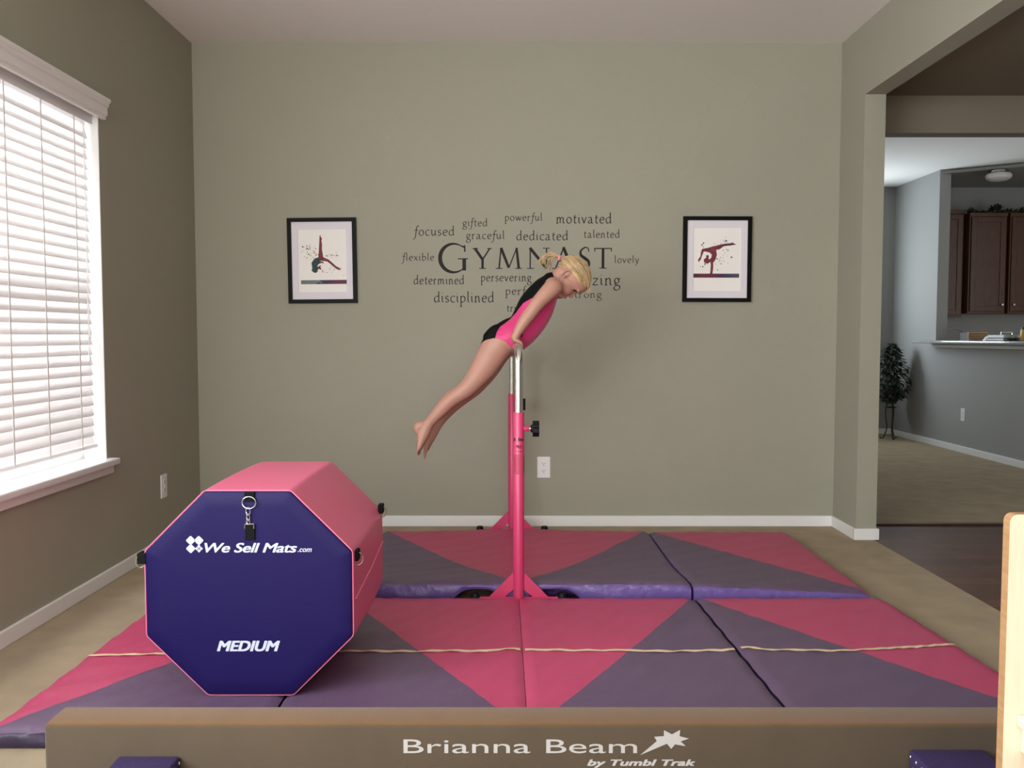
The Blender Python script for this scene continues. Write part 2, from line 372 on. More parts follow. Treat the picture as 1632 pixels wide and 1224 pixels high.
# ------------------------------------------------------------------ text
def text_verts(s, shear=0, offset=0.0, spacing=1.0, depth=.5):
    cu = bpy.data.curves.new('lettering', 'FONT'); cu.body = s; cu.shear = shear; cu.offset = offset; cu.space_character = spacing; cu.resolution_u = 4
    cu.extrude = depth
    o = bpy.data.objects.new('lettering', cu); C.objects.link(o)
    bpy.context.view_layer.update()
    me = bpy.data.meshes.new_from_object(o.evaluated_get(bpy.context.evaluated_depsgraph_get()))
    v = [tuple(p.co) for p in me.vertices]; f = [tuple(p.vertices) for p in me.polygons]
    bpy.data.objects.remove(o); bpy.data.curves.remove(cu); bpy.data.meshes.remove(me)
    return v, f
def text_on(mb, s, x0, x1, zb, capz, o, xd, yd, th=.0008, cap='H', bend=None, bold=0, **kw):
    """fit text into x0..x1, baseline zb, cap height capz, on plane o/xd/yd; bend=function (x,z,d)->point"""
    v, f = text_verts(s, **kw)
    xs = [p[0] for p in v]; a, b = min(xs), max(xs)
    ch = max(p[1] for p in text_verts(cap, **kw)[0])
    o, xd, yd = Vector(o), Vector(xd), Vector(yd); nd = xd.cross(yd)
    out = []
    for p in v:
        X = x0 + (p[0] - a) / (b - a) * (x1 - x0); Z = zb + p[1] / ch * capz; d = th * (p[2] + .5)
        out.append(bend(X, Z, d) if bend else o + xd * X + yd * Z + nd * d)
    mb.add(out, f)
    if bold and not bend:                       # heavier strokes: the same outline laid down again a hair to each side
        for k, (ddx, ddz) in enumerate(((-1, -.5), (1, .5), (-1, .5), (1, -.5))): mb.add([p + (xd * ddx + yd * ddz) * bold + nd * (.00002 * (k + 1)) for p in out], f)
    return mb

# serif word decals: a broad-nib pen drawn along letter skeletons (x-height = 1)
def ribbon(mb, pts, o, xd, yd, sx, sy, thick, thin, nib=math.radians(28), th=.0006, wfun=None):
    n = len(pts); L = []; R = []
    P = [Vector((p[0] * sx, p[1] * sy)) for p in pts]
    for i in range(n):
        t = (P[min(i + 1, n - 1)] - P[max(i - 1, 0)])
        if t.length < 1e-9: t = Vector((1, 0))
        t.normalize(); a = math.atan2(t.y, t.x)
        wd = wfun(i / (n - 1)) if wfun else thin + (thick - thin) * abs(math.sin(a - nib))
        nn = Vector((-t.y, t.x)) * wd / 2; L.append(P[i] + nn); R.append(P[i] - nn)
    o, xd, yd = Vector(o), Vector(xd), Vector(yd); nd = xd.cross(yd) * (th + .00006 * (len(mb.f) % 997) / 20)
    ring = L + R[::-1]
    v = [o + xd * p.x + yd * p.y + nd for p in ring]; m_ = len(ring)
    f = [(i, i + 1, m_ - 2 - i, m_ - 1 - i) for i in range(n - 1)]
    mb.add(v, f)
def arc(cx, cy, rx, ry, a0, a1, n=18):
    return [(cx + rx * math.cos(math.radians(a0 + (a1 - a0) * k / n)), cy + ry * math.sin(math.radians(a0 + (a1 - a0) * k / n))) for k in range(n + 1)]
S_ = lambda *p: spline(p, 6)
stem = lambda x, top=1: S_((x - .13, top - .1), (x, top)) + [(x, top), (x, .18)]
SERB = lambda x: [(x - .16, .02), (x + .18, .02)]
GL = {
 'a': (.95, [S_((.1, .82), (.25, .98), (.48, .98), (.62, .75), (.63, .4), (.65, .12), (.88, .02)), S_((.62, .58), (.32, .5), (.08, .28), (.22, .02), (.45, .06), (.63, .25))]),
 'b': (.95, [[(.02, 1.68), (.16, 1.75), (.16, .06)], S_((.16, .7), (.45, 1.0), (.8, .75), (.8, .3), (.45, 0), (.16, .08))]),
 'c': (.8, [arc(.5, .5, .42, .5, 52, 312)]),
 'd': (1.0, [S_((.78, .9), (.45, 1.0), (.1, .7), (.1, .25), (.38, 0), (.76, .3)), [(.64, 1.68), (.78, 1.75), (.78, .12), (.96, .02)]]),
 'e': (.88, [[(.1, .55), (.8, .6)], arc(.46, .5, .37, .5, 14, 318, 22)]),
 'f': (.52, [S_((.74, 1.62), (.56, 1.76), (.38, 1.5), (.28, .8), (.16, -.2), (-.02, -.6), (-.30, -.66)), [(-.02, .96), (.64, .98)]]),
 'g': (.88, [arc(.4, .64, .29, .35, 0, 360, 20), [(.62, .86), (.9, .98)], S_((.26, .34), (.14, .14), (.42, .02), (.78, -.16), (.72, -.56), (.3, -.7), (.02, -.48), (.16, -.18), (.4, -.02))]),
 'h': (1.0, [[(.02, 1.68), (.16, 1.75), (.16, .02)], SERB(.16), S_((.16, .66), (.42, .98), (.68, .88), (.72, .55), (.72, .15), (.92, .02))]),
 'i': (.45, [[(.02, .9), (.18, 1.0), (.18, .15), (.36, .02)], [(.13, 1.38), (.25, 1.46)]]),
 'l': (.45, [[(.04, 1.68), (.18, 1.75), (.18, .15), (.36, .02)]]),
 'm': (1.5, [[(.02, .92), (.16, 1.0), (.16, .02)], SERB(.16), S_((.16, .66), (.4, .98), (.62, .88), (.66, .55), (.66, .02)), S_((.66, .66), (.9, .98), (1.14, .88), (1.18, .55), (1.18, .15), (1.4, .02))]),
 'n': (1.0, [[(.02, .92), (.16, 1.0), (.16, .02)], SERB(.16), S_((.16, .66), (.42, .98), (.68, .88), (.72, .55), (.72, .15), (.92, .02))]),
 'o': (.95, [arc(.47, .5, .39, .5, 0, 360, 24)]),
 'p': (.95, [[(.02, .92), (.16, 1.0), (.16, -.7)], [(.0, -.68), (.36, -.68)], S_((.16, .7), (.45, 1.0), (.8, .75), (.8, .3), (.45, 0), (.16, .1))]),
 'r': (.7, [[(.02, .92), (.16, 1.0), (.16, .02)], SERB(.16), S_((.16, .62), (.36, .96), (.62, .9))]),
 's': (.68, [S_((.56, .86), (.34, 1.0), (.1, .8), (.2, .58), (.48, .42), (.58, .2), (.34, 0), (.06, .12))]),
 't': (.62, [S_((.3, 1.36), (.26, .8), (.25, .25), (.4, .02), (.6, .1)), [(.06, .94), (.6, .98)]]),
 'u': (1.0, [S_((.04, .92), (.16, .98), (.16, .4), (.3, .04), (.55, .06), (.74, .4)), [(.62, .92), (.76, 1.0), (.76, .15), (.94, .02)]]),
 'v': (.85, [[(.04, 1.0), (.4, .02)], [(.4, .02), (.76, 1.0)]]),
 'w': (1.3, [[(.04, 1.0), (.36, .02)], [(.36, .02), (.66, .95)], [(.6, 1.0), (.92, .02)], [(.92, .02), (1.24, 1.0)]]),
 'x': (.88, [[(.06, 1.0), (.78, .02)], [(.76, 1.0), (.06, .02)]]),
 'y': (.85, [[(.04, 1.0), (.42, .05)], S_((.8, 1.0), (.5, .2), (.28, -.4), (-.06, -.64))]),
 'z': (.82, [[(.08, .96), (.74, .96)], [(.74, .96), (.06, .04)], [(.06, .04), (.78, .04)]]),
}
KX = (BY - .0005) / 1400 * .9985
def wall_xz(px, py):                 # photo measurement to a point of the flat back wall
    b = (612 - py) / 1400; p = math.atan(77 / 1400); t = BY / (math.cos(p) + b * math.sin(p))
    return ((px - 816) / 1400 * t, 1.10 + (-math.sin(p) + b * math.cos(p)) * t)
def word(s, px0, px1, pyb, xh):
    x0, zb = wall_xz(px0, pyb); x1, _ = wall_xz(px1, pyb); h = xh * .00362
    pos = 0; pens = []
    for ch in s:
        adv, strokes = GL[ch]
        for st in strokes: pens.append([(p[0] + pos, p[1]) for p in st])
        pos += adv + .2
    xs = [p[0] for st in pens for p in st]; a, b = min(xs), max(xs); sx = (x1 - x0) / (b - a)
    mb = MB()
    for st in pens: ribbon(mb, [(p[0] - a, p[1]) for p in st], (x0, BY, zb), (1, 0, 0), (0, 0, 1), sx, h, .0052 * (xh / 8.5), .0026 * (xh / 8.5))
    o = mb.build('wall_word', M['decal'], loc=(x0, BY - .0006, zb))
    return tag(o, 'small dark wall decal word reading %s' % s, 'wall decal', 'words of the wall decal')
for a in (('focused', 658, 724, 375.4, 8.6), ('gifted', 737.6, 776.5, 360.6, 7.2), ('powerful', 804.5, 864, 351.8, 7), ('motivated', 886.6, 974.3, 356, 9.5),
          ('graceful', 743.2, 803.6, 381, 7.6), ('dedicated', 823.7, 905, 382.8, 8.7), ('talented', 930.8, 987.4, 379, 7.3), ('flexible', 639.5, 691.5, 415.4, 7),
          ('lovely', 979.6, 1018, 419, 6.8), ('determined', 660, 739.5, 453, 8.3), ('persevering', 766.4, 847, 448.3, 8), ('amazing', 897, 988.8, 454.5, 11),
          ('perfect', 805.6, 862, 469.5, 7.6), ('strong', 908, 959, 474.4, 7), ('disciplined', 692.5, 787, 481.7, 9.7), ('triumphant', 808, 882, 496.4, 7)):
    word(*a)
# GYMNAST in roman capitals
def capital(mb, strokes, px0, px1, pyt, pyb):
    x0, z0 = wall_xz(px0, pyb); x1, z1 = wall_xz(px1, pyt)
    for pts, w0, w1 in strokes:
        ribbon(mb, pts, (x0, BY, z0), (1, 0, 0), (0, 0, 1), x1 - x0, z1 - z0, 0, 0, wfun=lambda t, a=w0, b=w1, c=(z1 - z0): (a + (b - a) * t if b is not None else a) * c)
TK, TN = .125, .05
def rwide(pts, wf): return (pts, wf)
mb = MB()
x0, z0 = wall_xz(701.5, 434.9); x1, z1 = wall_xz(746, 387.6); hG = z1 - z0
g = arc(.5, .5, .5, .48, 56, 318, 40)
ribbon(mb, [(p[0] * .98, p[1]) for p in g], (x0, BY, z0), (1, 0, 0), (0, 0, 1), x1 - x0, hG, 0, 0, wfun=lambda t: (.035 + .10 * math.sin(PI * min(1, max(0, t * 1.02))) ** 1.3) * hG)
for pts, wd in (([(.77, .905), (.87, .86)], .05), ([(.875, .93), (.885, .71)], .05), ([(.86, .47), (.86, .08)], .125), ([(.64, .475), (1.0, .475)], .035)):
    ribbon(mb, pts, (x0, BY, z0), (1, 0, 0), (0, 0, 1), x1 - x0, hG, 0, 0, wfun=lambda t, q=wd: q * hG)
Y_ = [([(.12, 1), (.52, .45)], .13, None), ([(.9, 1), (.52, .45)], .07, None), ([(.52, .47), (.52, 0)], .12, None), ([(0, .98), (.3, .98)], .04, None), ([(.75, .98), (1, .98)], .04, None), ([(.34, .02), (.7, .02)], .04, None)]
M_ = [([(.2, 1), (.13, 0)], .06, .08), ([(.2, 1), (.5, .05)], .14, .12), ([(.5, .05), (.8, 1)], .06, .05), ([(.79, 1), (.88, 0)], .11, .13), ([(0, .02), (.26, .02)], .04, None), ([(.74, .02), (1, .02)], .04, None)]
N_ = [([(.14, 1), (.14, 0)], .06, None), ([(.12, 1), (.86, .03)], .14, None), ([(.86, 1), (.86, .02)], .06, None), ([(0, .02), (.3, .02)], .04, None), ([(.7, .98), (1, .98)], .04, None)]
A_ = [([(.5, 1), (.14, 0)], .06, None), ([(.48, 1), (.86, 0)], .14, None), ([(.26, .36), (.72, .36)], .045, None), ([(0, .02), (.28, .02)], .04, None), ([(.7, .02), (1, .02)], .04, None)]
T_ = [([(.5, .98), (.5, 0)], .13, None), ([(.02, .97), (.98, .97)], .05, None), ([(.03, .98), (.05, .82)], .045, None), ([(.97, .98), (.95, .82)], .045, None), ([(.3, .02), (.7, .02)], .04, None)]
SS = [(spline([(.84, .8), (.8, .95), (.5, 1.0), (.14, .84), (.16, .64), (.5, .5), (.84, .34), (.84, .12), (.5, -.01), (.12, .06), (.06, .24)], 6), 0, 0)]
capital(mb, Y_, 753, 784, 395.5, 428.5); capital(mb, M_, 790, 832, 395, 428.5); capital(mb, N_, 840, 876, 395, 428.5)
capital(mb, A_, 880, 917, 394, 428.5); capital(mb, T_, 946.5, 975.5, 395, 428)
x0, z0 = wall_xz(923, 428.5); x1, z1 = wall_xz(941, 394.5)
ribbon(mb, SS[0][0], (x0, BY, z0), (1, 0, 0), (0, 0, 1), x1 - x0, z1 - z0, 0, 0, wfun=lambda t: (.045 + .10 * math.exp(-((t - .5) / .22) ** 2)) * (z1 - z0))
o = mb.build('wall_word', M['decal'], loc=(0, BY - .0006, 1.58))
tag(o, 'large dark wall decal word reading GYMNAST in capitals', 'wall decal', 'words of the wall decal')

# ------------------------------------------------------------------ framed prints
def framed(label, corners, sil, band, stops, dots, rnd):
    """corners: outer frame rect (x0,x1,z0,z1), tilt; silhouettes in frame units 0..1 (x right, y up)"""
    x0, x1, z0, z1, tilt = corners; W, Hh = x1 - x0, z1 - z0; cx, cz = (x0 + x1) / 2, (z0 + z1) / 2
    t = thing('framed_print', label, 'picture', (cx, BY, cz), 'framed gymnast prints')
    ca, sa = math.cos(tilt), math.sin(tilt); xd = Vector((ca, 0, sa)); yd = Vector((-sa, 0, ca)); o = Vector((cx, BY, cz))
    pt = lambda u, v, d: o + xd * (u * W / 2) + yd * (v * Hh / 2) + Vector((0, -d, 0))
    def slab(m, u0, u1, v0, v1, d0, d1):
        m.add([pt(u, v, d) for d in (d0, d1) for v in (v0, v1) for u in (u0, u1)], [(0, 2, 3, 1), (4, 5, 7, 6), (0, 1, 5, 4), (2, 6, 7, 3), (0, 4, 6, 2), (1, 3, 7, 5)]); return m
    fw, fh = .115, .09
    m = MB(); slab(m, -1, -1 + fw, -1, 1, .001, .022); slab(m, 1 - fw, 1, -1, 1, .001, .022); slab(m, -1 + fw, 1 - fw, 1 - fh, 1, .001, .022); slab(m, -1 + fw, 1 - fw, -1, -1 + fh, .001, .022)
    m.build('frame', M['frame_black'], t)
    a, b0, b1 = .70, -.74, .74
    m = MB(); slab(m, -1 + fw, -a, -1 + fh, 1 - fh, .008, .0115); slab(m, a, 1 - fw, -1 + fh, 1 - fh, .008, .0115); slab(m, -a, a, b1, 1 - fh, .008, .0115); slab(m, -a, a, -1 + fh, b0, .008, .0115)
    m.build('mat_board', M['mat_board'], t)
    pr = slab(MB(), -a - .03, a + .03, b0 - .03, b1 + .03, .004, .0065).build('print', M['paper'], t)
    for si, (poly, mi) in enumerate(sil):
        m = MB(); m.prism([(p[0] * W / 2, p[1] * Hh / 2) for p in poly], o + Vector((0, -.0066, 0)), xd, yd, .0003 + .00012 * si); m.build('gymnast_silhouette', PRINT[mi], pr)
    m = slab(MB(), *band, .0066, .0069); m.build('printed_beam', mat_ramp('beam_ink', 0, band[0] * W / 2, band[1] * W / 2, stops), pr)
    for gi, spots in enumerate(dots):
        m = MB()
        for (u, v, su, sv, n, mi) in spots:
            for _ in range(n):
                r = rnd.uniform(.004, .017) * (1 if rnd.random() < .8 else 1.8); uu, vv = rnd.gauss(u, su), rnd.gauss(v, sv)
                if abs(uu) > .66 or vv > .68 or vv < -.68: continue
                k = rnd.randint(5, 8); m.cur = mi
                m.prism([((uu + r * rnd.uniform(.5, 1.3) * math.cos(2 * PI * q / k)) * W / 2, (vv + r * rnd.uniform(.5, 1.3) * math.sin(2 * PI * q / k)) * W / 2 + 0) for q in range(k)], o + Vector((0, -.0066, 0)), xd, yd, .00025)
        m.build('paint_spatter', PRINT, pr)['kind'] = 'stuff'
def norm(pts, fx, fy, hw, hh): return [((x - fx) / hw, (fy - y) / hh) for x, y in pts]
n1 = lambda p: norm(p, 532, 615, 393, 492)
sil1 = [(n1([(505, 328), (513, 318), (520, 345), (533, 362), (524, 378), (531, 430), (528, 480), (541, 575), (600, 600), (635, 632), (690, 682), (741, 712), (727, 728), (690, 712), (650, 680), (612, 645), (585, 625), (540, 618), (495, 618), (486, 570), (494, 480)]), 0),
        (n1([(490, 573), (440, 590), (405, 640), (413, 700), (404, 728), (425, 748), (450, 757), (472, 742), (480, 705), (472, 680), (485, 655), (520, 640), (548, 648), (540, 628), (500, 620)]), 1),
        (n1([(474, 690), (500, 672), (516, 668), (505, 690), (516, 700), (512, 722), (498, 712), (478, 712)]), 0)]
framed('black framed print of a gymnast in a split handstand, one leg pointing straight up', (-1.272, -.882, 1.285, 1.766, .010), sil1, (-.64, .70, -.55, -.455),
       [(0, (.11, .17, .14)), (.36, (.16, .19, .19)), (.42, (.015, .01, .06)), (.65, (.05, .01, .07)), (.8, (.12, .01, .06)), (1, (.10, .015, .07))],
       [[(-.42, .34, .10, .06, 26, 1), (-.30, .20, .09, .09, 26, 4), (-.38, .1, .1, .1, 16, 3), (.25, .12, .12, .05, 24, 3), (.3, -.26, .15, .06, 16, 3), (.05, -.31, .05, .03, 8, 0)]], random.Random(3))
n2 = lambda p: norm(p, 520, 598, 392, 489)
sil2 = [(n1([]) or n2([(742, 427), (718, 418), (692, 403), (680, 412), (600, 420), (515, 440), (462, 452), (420, 466), (352, 478), (340, 500), (330, 565), (303, 605), (312, 628), (336, 600), (350, 555), (368, 510), (385, 507), (438, 522), (462, 545), (455, 580), (430, 600), (420, 575), (400, 575), (370, 600), (372, 625), (390, 642), (418, 648), (444, 625), (452, 660), (446, 755), (438, 762), (472, 762), (480, 700), (478, 640), (505, 600), (520, 545), (510, 490), (545, 485), (600, 446), (690, 436)]), 0),
        (n2([(742, 427), (718, 418), (692, 403), (680, 412), (600, 420), (575, 432), (590, 448), (690, 436)]), 2),
        (n2([(398, 575), (396, 556), (414, 545), (428, 562), (424, 584), (410, 590)]), 0)]
framed('black framed print of a gymnast balancing on one hand, one leg stretched right', (.970, 1.358, 1.292, 1.774, -.002), sil2, (-.68, .66, -.43, -.335),
       [(0, (.05, .012, .03)), (.3, (.17, .012, .04)), (.55, (.06, .015, .07)), (.75, (.02, .04, .07)), (1, (.10, .09, .12))],
       [[(.15, .42, .12, .03, 26, 4), (.26, .52, .07, .05, 18, 1), (.2, .15, .1, .1, 20, 3), (-.40, .42, .03, .03, 8, 2), (0, -.46, .05, .03, 10, 0), (.1, -.05, .12, .1, 20, 3), (-.4, -.14, .1, .05, 10, 2)]], random.Random(5))

# ------------------------------------------------------------------ folding floor mats
def hash2(a, b): return math.sin(a * 12.9898 + b * 78.233) * .5 + math.sin(a * 4.31 - b * 9.17) * .5
def folding_mat(label, loc, bounds, yb, yf, yoff, flip0, lift, tape, gap=lambda x: 0):
    """bounds: five (x at the back edge, x at the front edge) fold lines; each panel is half pink, half purple along its diagonal"""
    t = thing('folding_mat', label, 'mat', loc, 'folding floor mats'); TH = .05
    for i in range(4):
        (xa, xA), (xb, xB) = bounds[i], bounds[i + 1]; g0, g1 = (.004, .004, .0008, .005, .004)[i:i + 2]
        xa += g0; xA += g0; xb -= g1; xB -= g1
        n = 36
        def pos(u, v, zz=None):
            x = (xa * (1 - u) + xb * u) * (1 - v) + (xA * (1 - u) + xB * u) * v
            y = yb + (yf - yb) * v + yoff[i] * (1 - v)
            e = min(u, 1 - u) * .72; e2 = min(v, 1 - v) * 1.2
            r = .012; d = 0
            for q in (e, e2):
                if q < r: d += .008 * (1 - q / r) ** 2
            z = TH - d + .0022 * hash2(x * 5.1, y * 4.3) + .0012 * hash2(x * 17, y * 13) + lift(x, y)
            return (x, y, max(z, .02))
        m = MB(); V = [pos(a / n, b / n) for b in range(n + 1) for a in range(n + 1)]
        down = (i + flip0) % 2 == 0          # diagonal from back-left to front-right, else back-right to front-left
        idx = lambda a, b: b * (n + 1) + a
        # pink is always the upper (back) half
        pk, pu = [], []
        for b in range(n):
            for a in range(n):
                q = (idx(a, b), idx(a + 1, b), idx(a + 1, b + 1), idx(a, b + 1))
                s = (a - b) if down else (n - 1 - a - b)
                if s > 0: pk.append(q)
                elif s < 0: pu.append(q)
                elif down: pk.append((q[0], q[1], q[2])); pu.append((q[0], q[2], q[3]))
                else: pk.append((q[0], q[1], q[3])); pu.append((q[1], q[2], q[3]))
        m.v = [tuple(p) for p in V]
        for fl, k in ((pk, 0), (pu, 1)):
            for f in fl: m.f.append(f); m.mi.append(k)
        rim = [idx(a, 0) for a in range(n)] + [idx(n, b) for b in range(n)] + [idx(n - a, n) for a in range(n)] + [idx(0, n - b) for b in range(n)]
        prev = rim; cx, cy = (xa + xb + xA + xB) / 4, (yb + yf) / 2
        for zf, bul in ((.8, .004), (.5, .006), (.22, .004), (.0, .0)):
            cur = []
            for k, ri in enumerate(rim):
                x, y, z = V[ri]; dxy = Vector((0, 1 if y > cy + .55 else (-1 if y < cy - .55 else 0), 0))
                wr = .0035 * math.sin(x * 61 + math.sin(x * 23) * 3 + zf * 5) * (1 if 0 < zf else 0)
                zb = .002 + (gap(x) if y < cy else 0)
                cur.append(len(m.v)); m.v.append((x, y + dxy.y * (bul + wr), zb + (z - zb) * zf))
            for k in range(len(rim)):
                m.f.append((prev[k], prev[(k + 1) % len(rim)], cur[(k + 1) % len(rim)], cur[k])); m.mi.append(2)
            prev = cur
        m.f.append(tuple(prev)); m.mi.append(2)
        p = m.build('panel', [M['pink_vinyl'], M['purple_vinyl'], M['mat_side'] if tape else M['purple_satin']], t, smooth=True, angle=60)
        if tape:
            mt = MB(); k = 30; VV = []
            for a in range(k + 1):
                u = .01 + .98 * a / k
                for s in (-1, 1):
                    x, y, z = pos(u, 0.5); yy = tape(x) + s * .0085
                    v = (yy - yb) / (yf - yb); x, y, z = pos(u, v); VV.append((x, y, z + .003))
            mt.add(VV, [(2 * a, 2 * a + 2, 2 * a + 3, 2 * a + 1) for a in range(k)]); mt.build('tape_stripe', M['tape'], p)
    return t
nolift = lambda x, y: 0
def tape_y(x):
    base_ = 2.83 + .045 * (x + 1.4) / 1.2 if x < -.2 else 2.875
    if x > 1.0: base_ += .06 * ((x - 1.0) / .5) ** 1.5
    return base_ + .02 * math.exp(-((x - .0) / .06) ** 2) + .03 * math.exp(-((x - .79) / .05) ** 2) + .004 * math.sin(x * 9)
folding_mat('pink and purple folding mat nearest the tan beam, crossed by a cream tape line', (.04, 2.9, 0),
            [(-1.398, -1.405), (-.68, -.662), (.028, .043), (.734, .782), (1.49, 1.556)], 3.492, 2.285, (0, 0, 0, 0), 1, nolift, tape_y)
folding_mat('pink and purple folding mat behind the near bar post, against the back wall', (.04, 4.1, 0),
            [(-1.40, -1.40), (-.69, -.69), (.026, .028), (.733, .738), (1.475, 1.472)], 4.685, 3.545, (.0, .02, .02, 0), 1,
            lambda x, y: .040 * min(1, max(0, (1.46 - x) / .85)) * math.exp(-((y - 3.54) / .30) ** 2) + .012 * math.exp(-((x - .03) / .3) ** 2) * math.exp(-((y - 4.7) / .2) ** 2), None,
            lambda x: .062 * (math.exp(-((x - .17) / .11) ** 4) + math.exp(-((x + .14) / .10) ** 4)))

# ------------------------------------------------------------------ gymnastics bar
NYp, FYp, NXp, FXp = 3.517, 4.77, .027, .001
bar = thing('gymnastics_bar', 'pink gymnastics bar with chrome rail standing between the mats under the girl', 'gymnastics bar', ((NXp + FXp) / 2, (NYp + FYp) / 2, 0))
TOPZ = 1.049
pts = [(NXp, NYp, .70), (NXp, NYp, TOPZ - .07)]
pts += [(NXp, NYp + .07 - .07 * math.cos(a), TOPZ - .07 + .07 * math.sin(a)) for a in (PI / 2 * k / 10 for k in range(1, 11))]
k_ = (FXp - NXp) / (FYp - NYp)
pts += [(NXp + k_ * (y - NYp), y, TOPZ) for y in (3.8, 4.1, 4.4, 4.69)]
pts += [(FXp, FYp - .07 + .07 * math.sin(a), TOPZ - .07 + .07 * math.cos(a)) for a in (PI / 2 * k / 10 for k in range(1, 11))]
pts += [(FXp, FYp, .70)]
MB().tube(pts, .0172, 20).build('rail', M['chrome'], bar, smooth=True)
for (px, py, ztop) in ((NXp, NYp, .793), (FXp, FYp, .785)):
    MB().lathe([(.0225, .02), (.0225, ztop - .002), (.0215, ztop), (.0178, ztop)], (px, py, 0), seg=28).build('post', M['pink_metal'], bar, smooth=True)
    hw = .165
    MB().tube([(px - hw, py, .0225), (px + hw, py, .0225)], .019, 16).build('base_tube', M['pink_metal'], bar, smooth=True)
    for s in (-1, 1):
        MB().prism([(.018 * s, .145), (.018 * s, .075), (.062 * s, .036), (.125 * s, .036)], (px, py + .003, 0), (1, 0, 0), (0, 0, 1), .006).build('brace', M['pink_metal'], bar)
        MB().lathe([(.026, 0), (.027, .006), (.027, .026), (.024, .03)], (px + s * (hw - .004), py, .0225), (s, 0, 0), 18)\
            .lathe([(.022, .0), (.022, .02), (.018, .05), (.016, .055)], (px + s * (hw + .012), py, .001), (0, 0, 1), 16).build('rubber_foot', M['black_plastic'], bar, smooth=True)
    MB().lathe([(.011, .018), (.011, .040 if py < 4 else .032), (.0095, .042 if py < 4 else .034)], (px, py, .727), (1, 0, 0), 16).build('knob_boss', M['pink_metal'], bar, smooth=True)
    kb = MB(); kx = .056 if py < 4 else .046
    prof = [(.030 + .0028 * math.cos(7 * 2 * PI * k / 56), 2 * PI * k / 56) for k in range(56)]
    kb.prism([(r * math.cos(a), r * math.sin(a)) for r, a in prof], (px + kx, py, .727), (0, 1, 0), (0, 0, 1), .026)
    kb.lathe([(.014, kx - .008), (.017, kx + .001)], (px, py, .727), (1, 0, 0), 16)
    kk = kb.build('knob', M['black_plastic'], bar)
    MB().lathe([(.005, .030), (.005, kx + .002)], (px, py, .727), (1, 0, 0), 12).build('knob_screw', M['chrome'], kk, smooth=True)
    if py < 4:
        R = .0227
        wrap = lambda x, z_, d: Vector((px + (R + d) * math.sin(x / R), py - (R + d) * math.cos(x / R), z_))
        lt = MB()
        text_on(lt, 'Jr. Bar', -.0265, .023, .680, .0125, (0, 0, 0), (1, 0, 0), (0, 0, 1), .0006, bend=wrap, offset=.03)
        text_on(lt, 'PRO', -.0095, .012, .650, .0125, (0, 0, 0), (1, 0, 0), (0, 0, 1), .0006, bend=wrap, offset=.03)
        text_on(lt, 'Tumbl Trak', -.014, .016, .636, .004, (0, 0, 0), (1, 0, 0), (0, 0, 1), .0006, bend=wrap)
        lt.build('lettering', M['ink_black'], bar)
        v = []; n = 16
        for a in range(n + 1):
            x = -.030 + .062 * a / n
            for zz in (.545, .625): v.append(wrap(x, zz, .0004))
        st = MB().add(v, [(2 * a, 2 * a + 2, 2 * a + 3, 2 * a + 1) for a in range(n)]).build('sticker', M['pink_sticker'], bar, smooth=True)
        for x in (-.0165, .0245):
            b = MB(); v = [wrap(x + q, zz, .0008) for q in (0, .0018 if x < 0 else .004) for zz in (.553, .612)]; b.add(v, [(0, 2, 3, 1)])
            b.build('sticker_print', M['ink_black'], st)

# ------------------------------------------------------------------ octagon tumbling mat
OW, OCX, OCZ, OY0, OY1 = .3025, -.761, .3545, 2.505, 3.09
oc = thing('octagon_mat', 'pink and navy octagonal tumbling block standing on the near mat', 'gym mat', (OCX, (OY0 + OY1) / 2, .05))
ap = OW; sd = OW * math.tan(PI / 8)
def octo(r):
    q = r * math.tan(PI / 8); return [(-q, r), (q, r), (r, q), (r, -q), (q, -r), (-q, -r), (-r, -q), (-r, q)]
def octo_r(r, cr=.02, n=4):
    P = octo(r); out = []
    for i in range(8):
        a, b, c = Vector(P[i - 1]), Vector(P[i]), Vector(P[(i + 1) % 8])
        p0 = b + (a - b).normalized() * cr; p1 = b + (c - b).normalized() * cr
        for k in range(n + 1):
            t = k / n; out.append((1 - t) ** 2 * p0 + 2 * t * (1 - t) * b + t * t * p1)
    return out
m = MB(); rings = []
prof = [(OY0 + .002, OW - .006), (OY0 + .006, OW - .001)] + [(OY0 + .006 + (OY1 - OY0 - .012) * k / 10, OW + .004 * math.sin(PI * k / 10)) for k in range(1, 10)] + [(OY1 - .006, OW - .001), (OY1, OW - .012)]
for yy, r in prof: rings.append([(OCX + p.x, yy, OCZ + p.y) for p in octo_r(r, .012)])
nn = len(rings[0]); m.v = [p for r in rings for p in r]
for j in range(len(rings) - 1):
    for k in range(nn): m.f.append((j * nn + k, j * nn + (k + 1) % nn, (j + 1) * nn + (k + 1) % nn, (j + 1) * nn + k)); m.mi.append(0)
m.f.append(tuple(range(nn))); m.mi.append(0); m.f.append(tuple((len(rings) - 1) * nn + k for k in range(nn))); m.mi.append(0)
m.build('shell', M['oct_pink'], oc, smooth=True, angle=30)
m = MB(); rings = [(OY0 + .004, OW - .004), (OY0 - .002, OW - .006), (OY0 - .005, OW - .012), (OY0 - .007, OW - .05), (OY0 - .008, .10)]
for yy, r in rings: m.v += [(OCX + p.x, yy, OCZ + p.y) for p in octo_r(r, .008)]
for j in range(4):
    for k in range(nn): m.f.append((j * nn + k, j * nn + (k + 1) % nn, (j + 1) * nn + (k + 1) % nn, (j + 1) * nn + k)); m.mi.append(0)
m.f.append(tuple(range(nn))); m.mi.append(0); m.f.append(tuple(4 * nn + k for k in range(nn))); m.mi.append(0)
fp = m.build('front_panel', M['oct_navy'], oc, smooth=True, angle=30)
pp = [Vector((OCX + p.x, OY0 + .003, OCZ + p.y)) for p in octo_r(OW - .0015, .010)]
MB().tube(pp, .0010, 6, closed=True).build('piping', M['oct_piping'], oc, smooth=True)
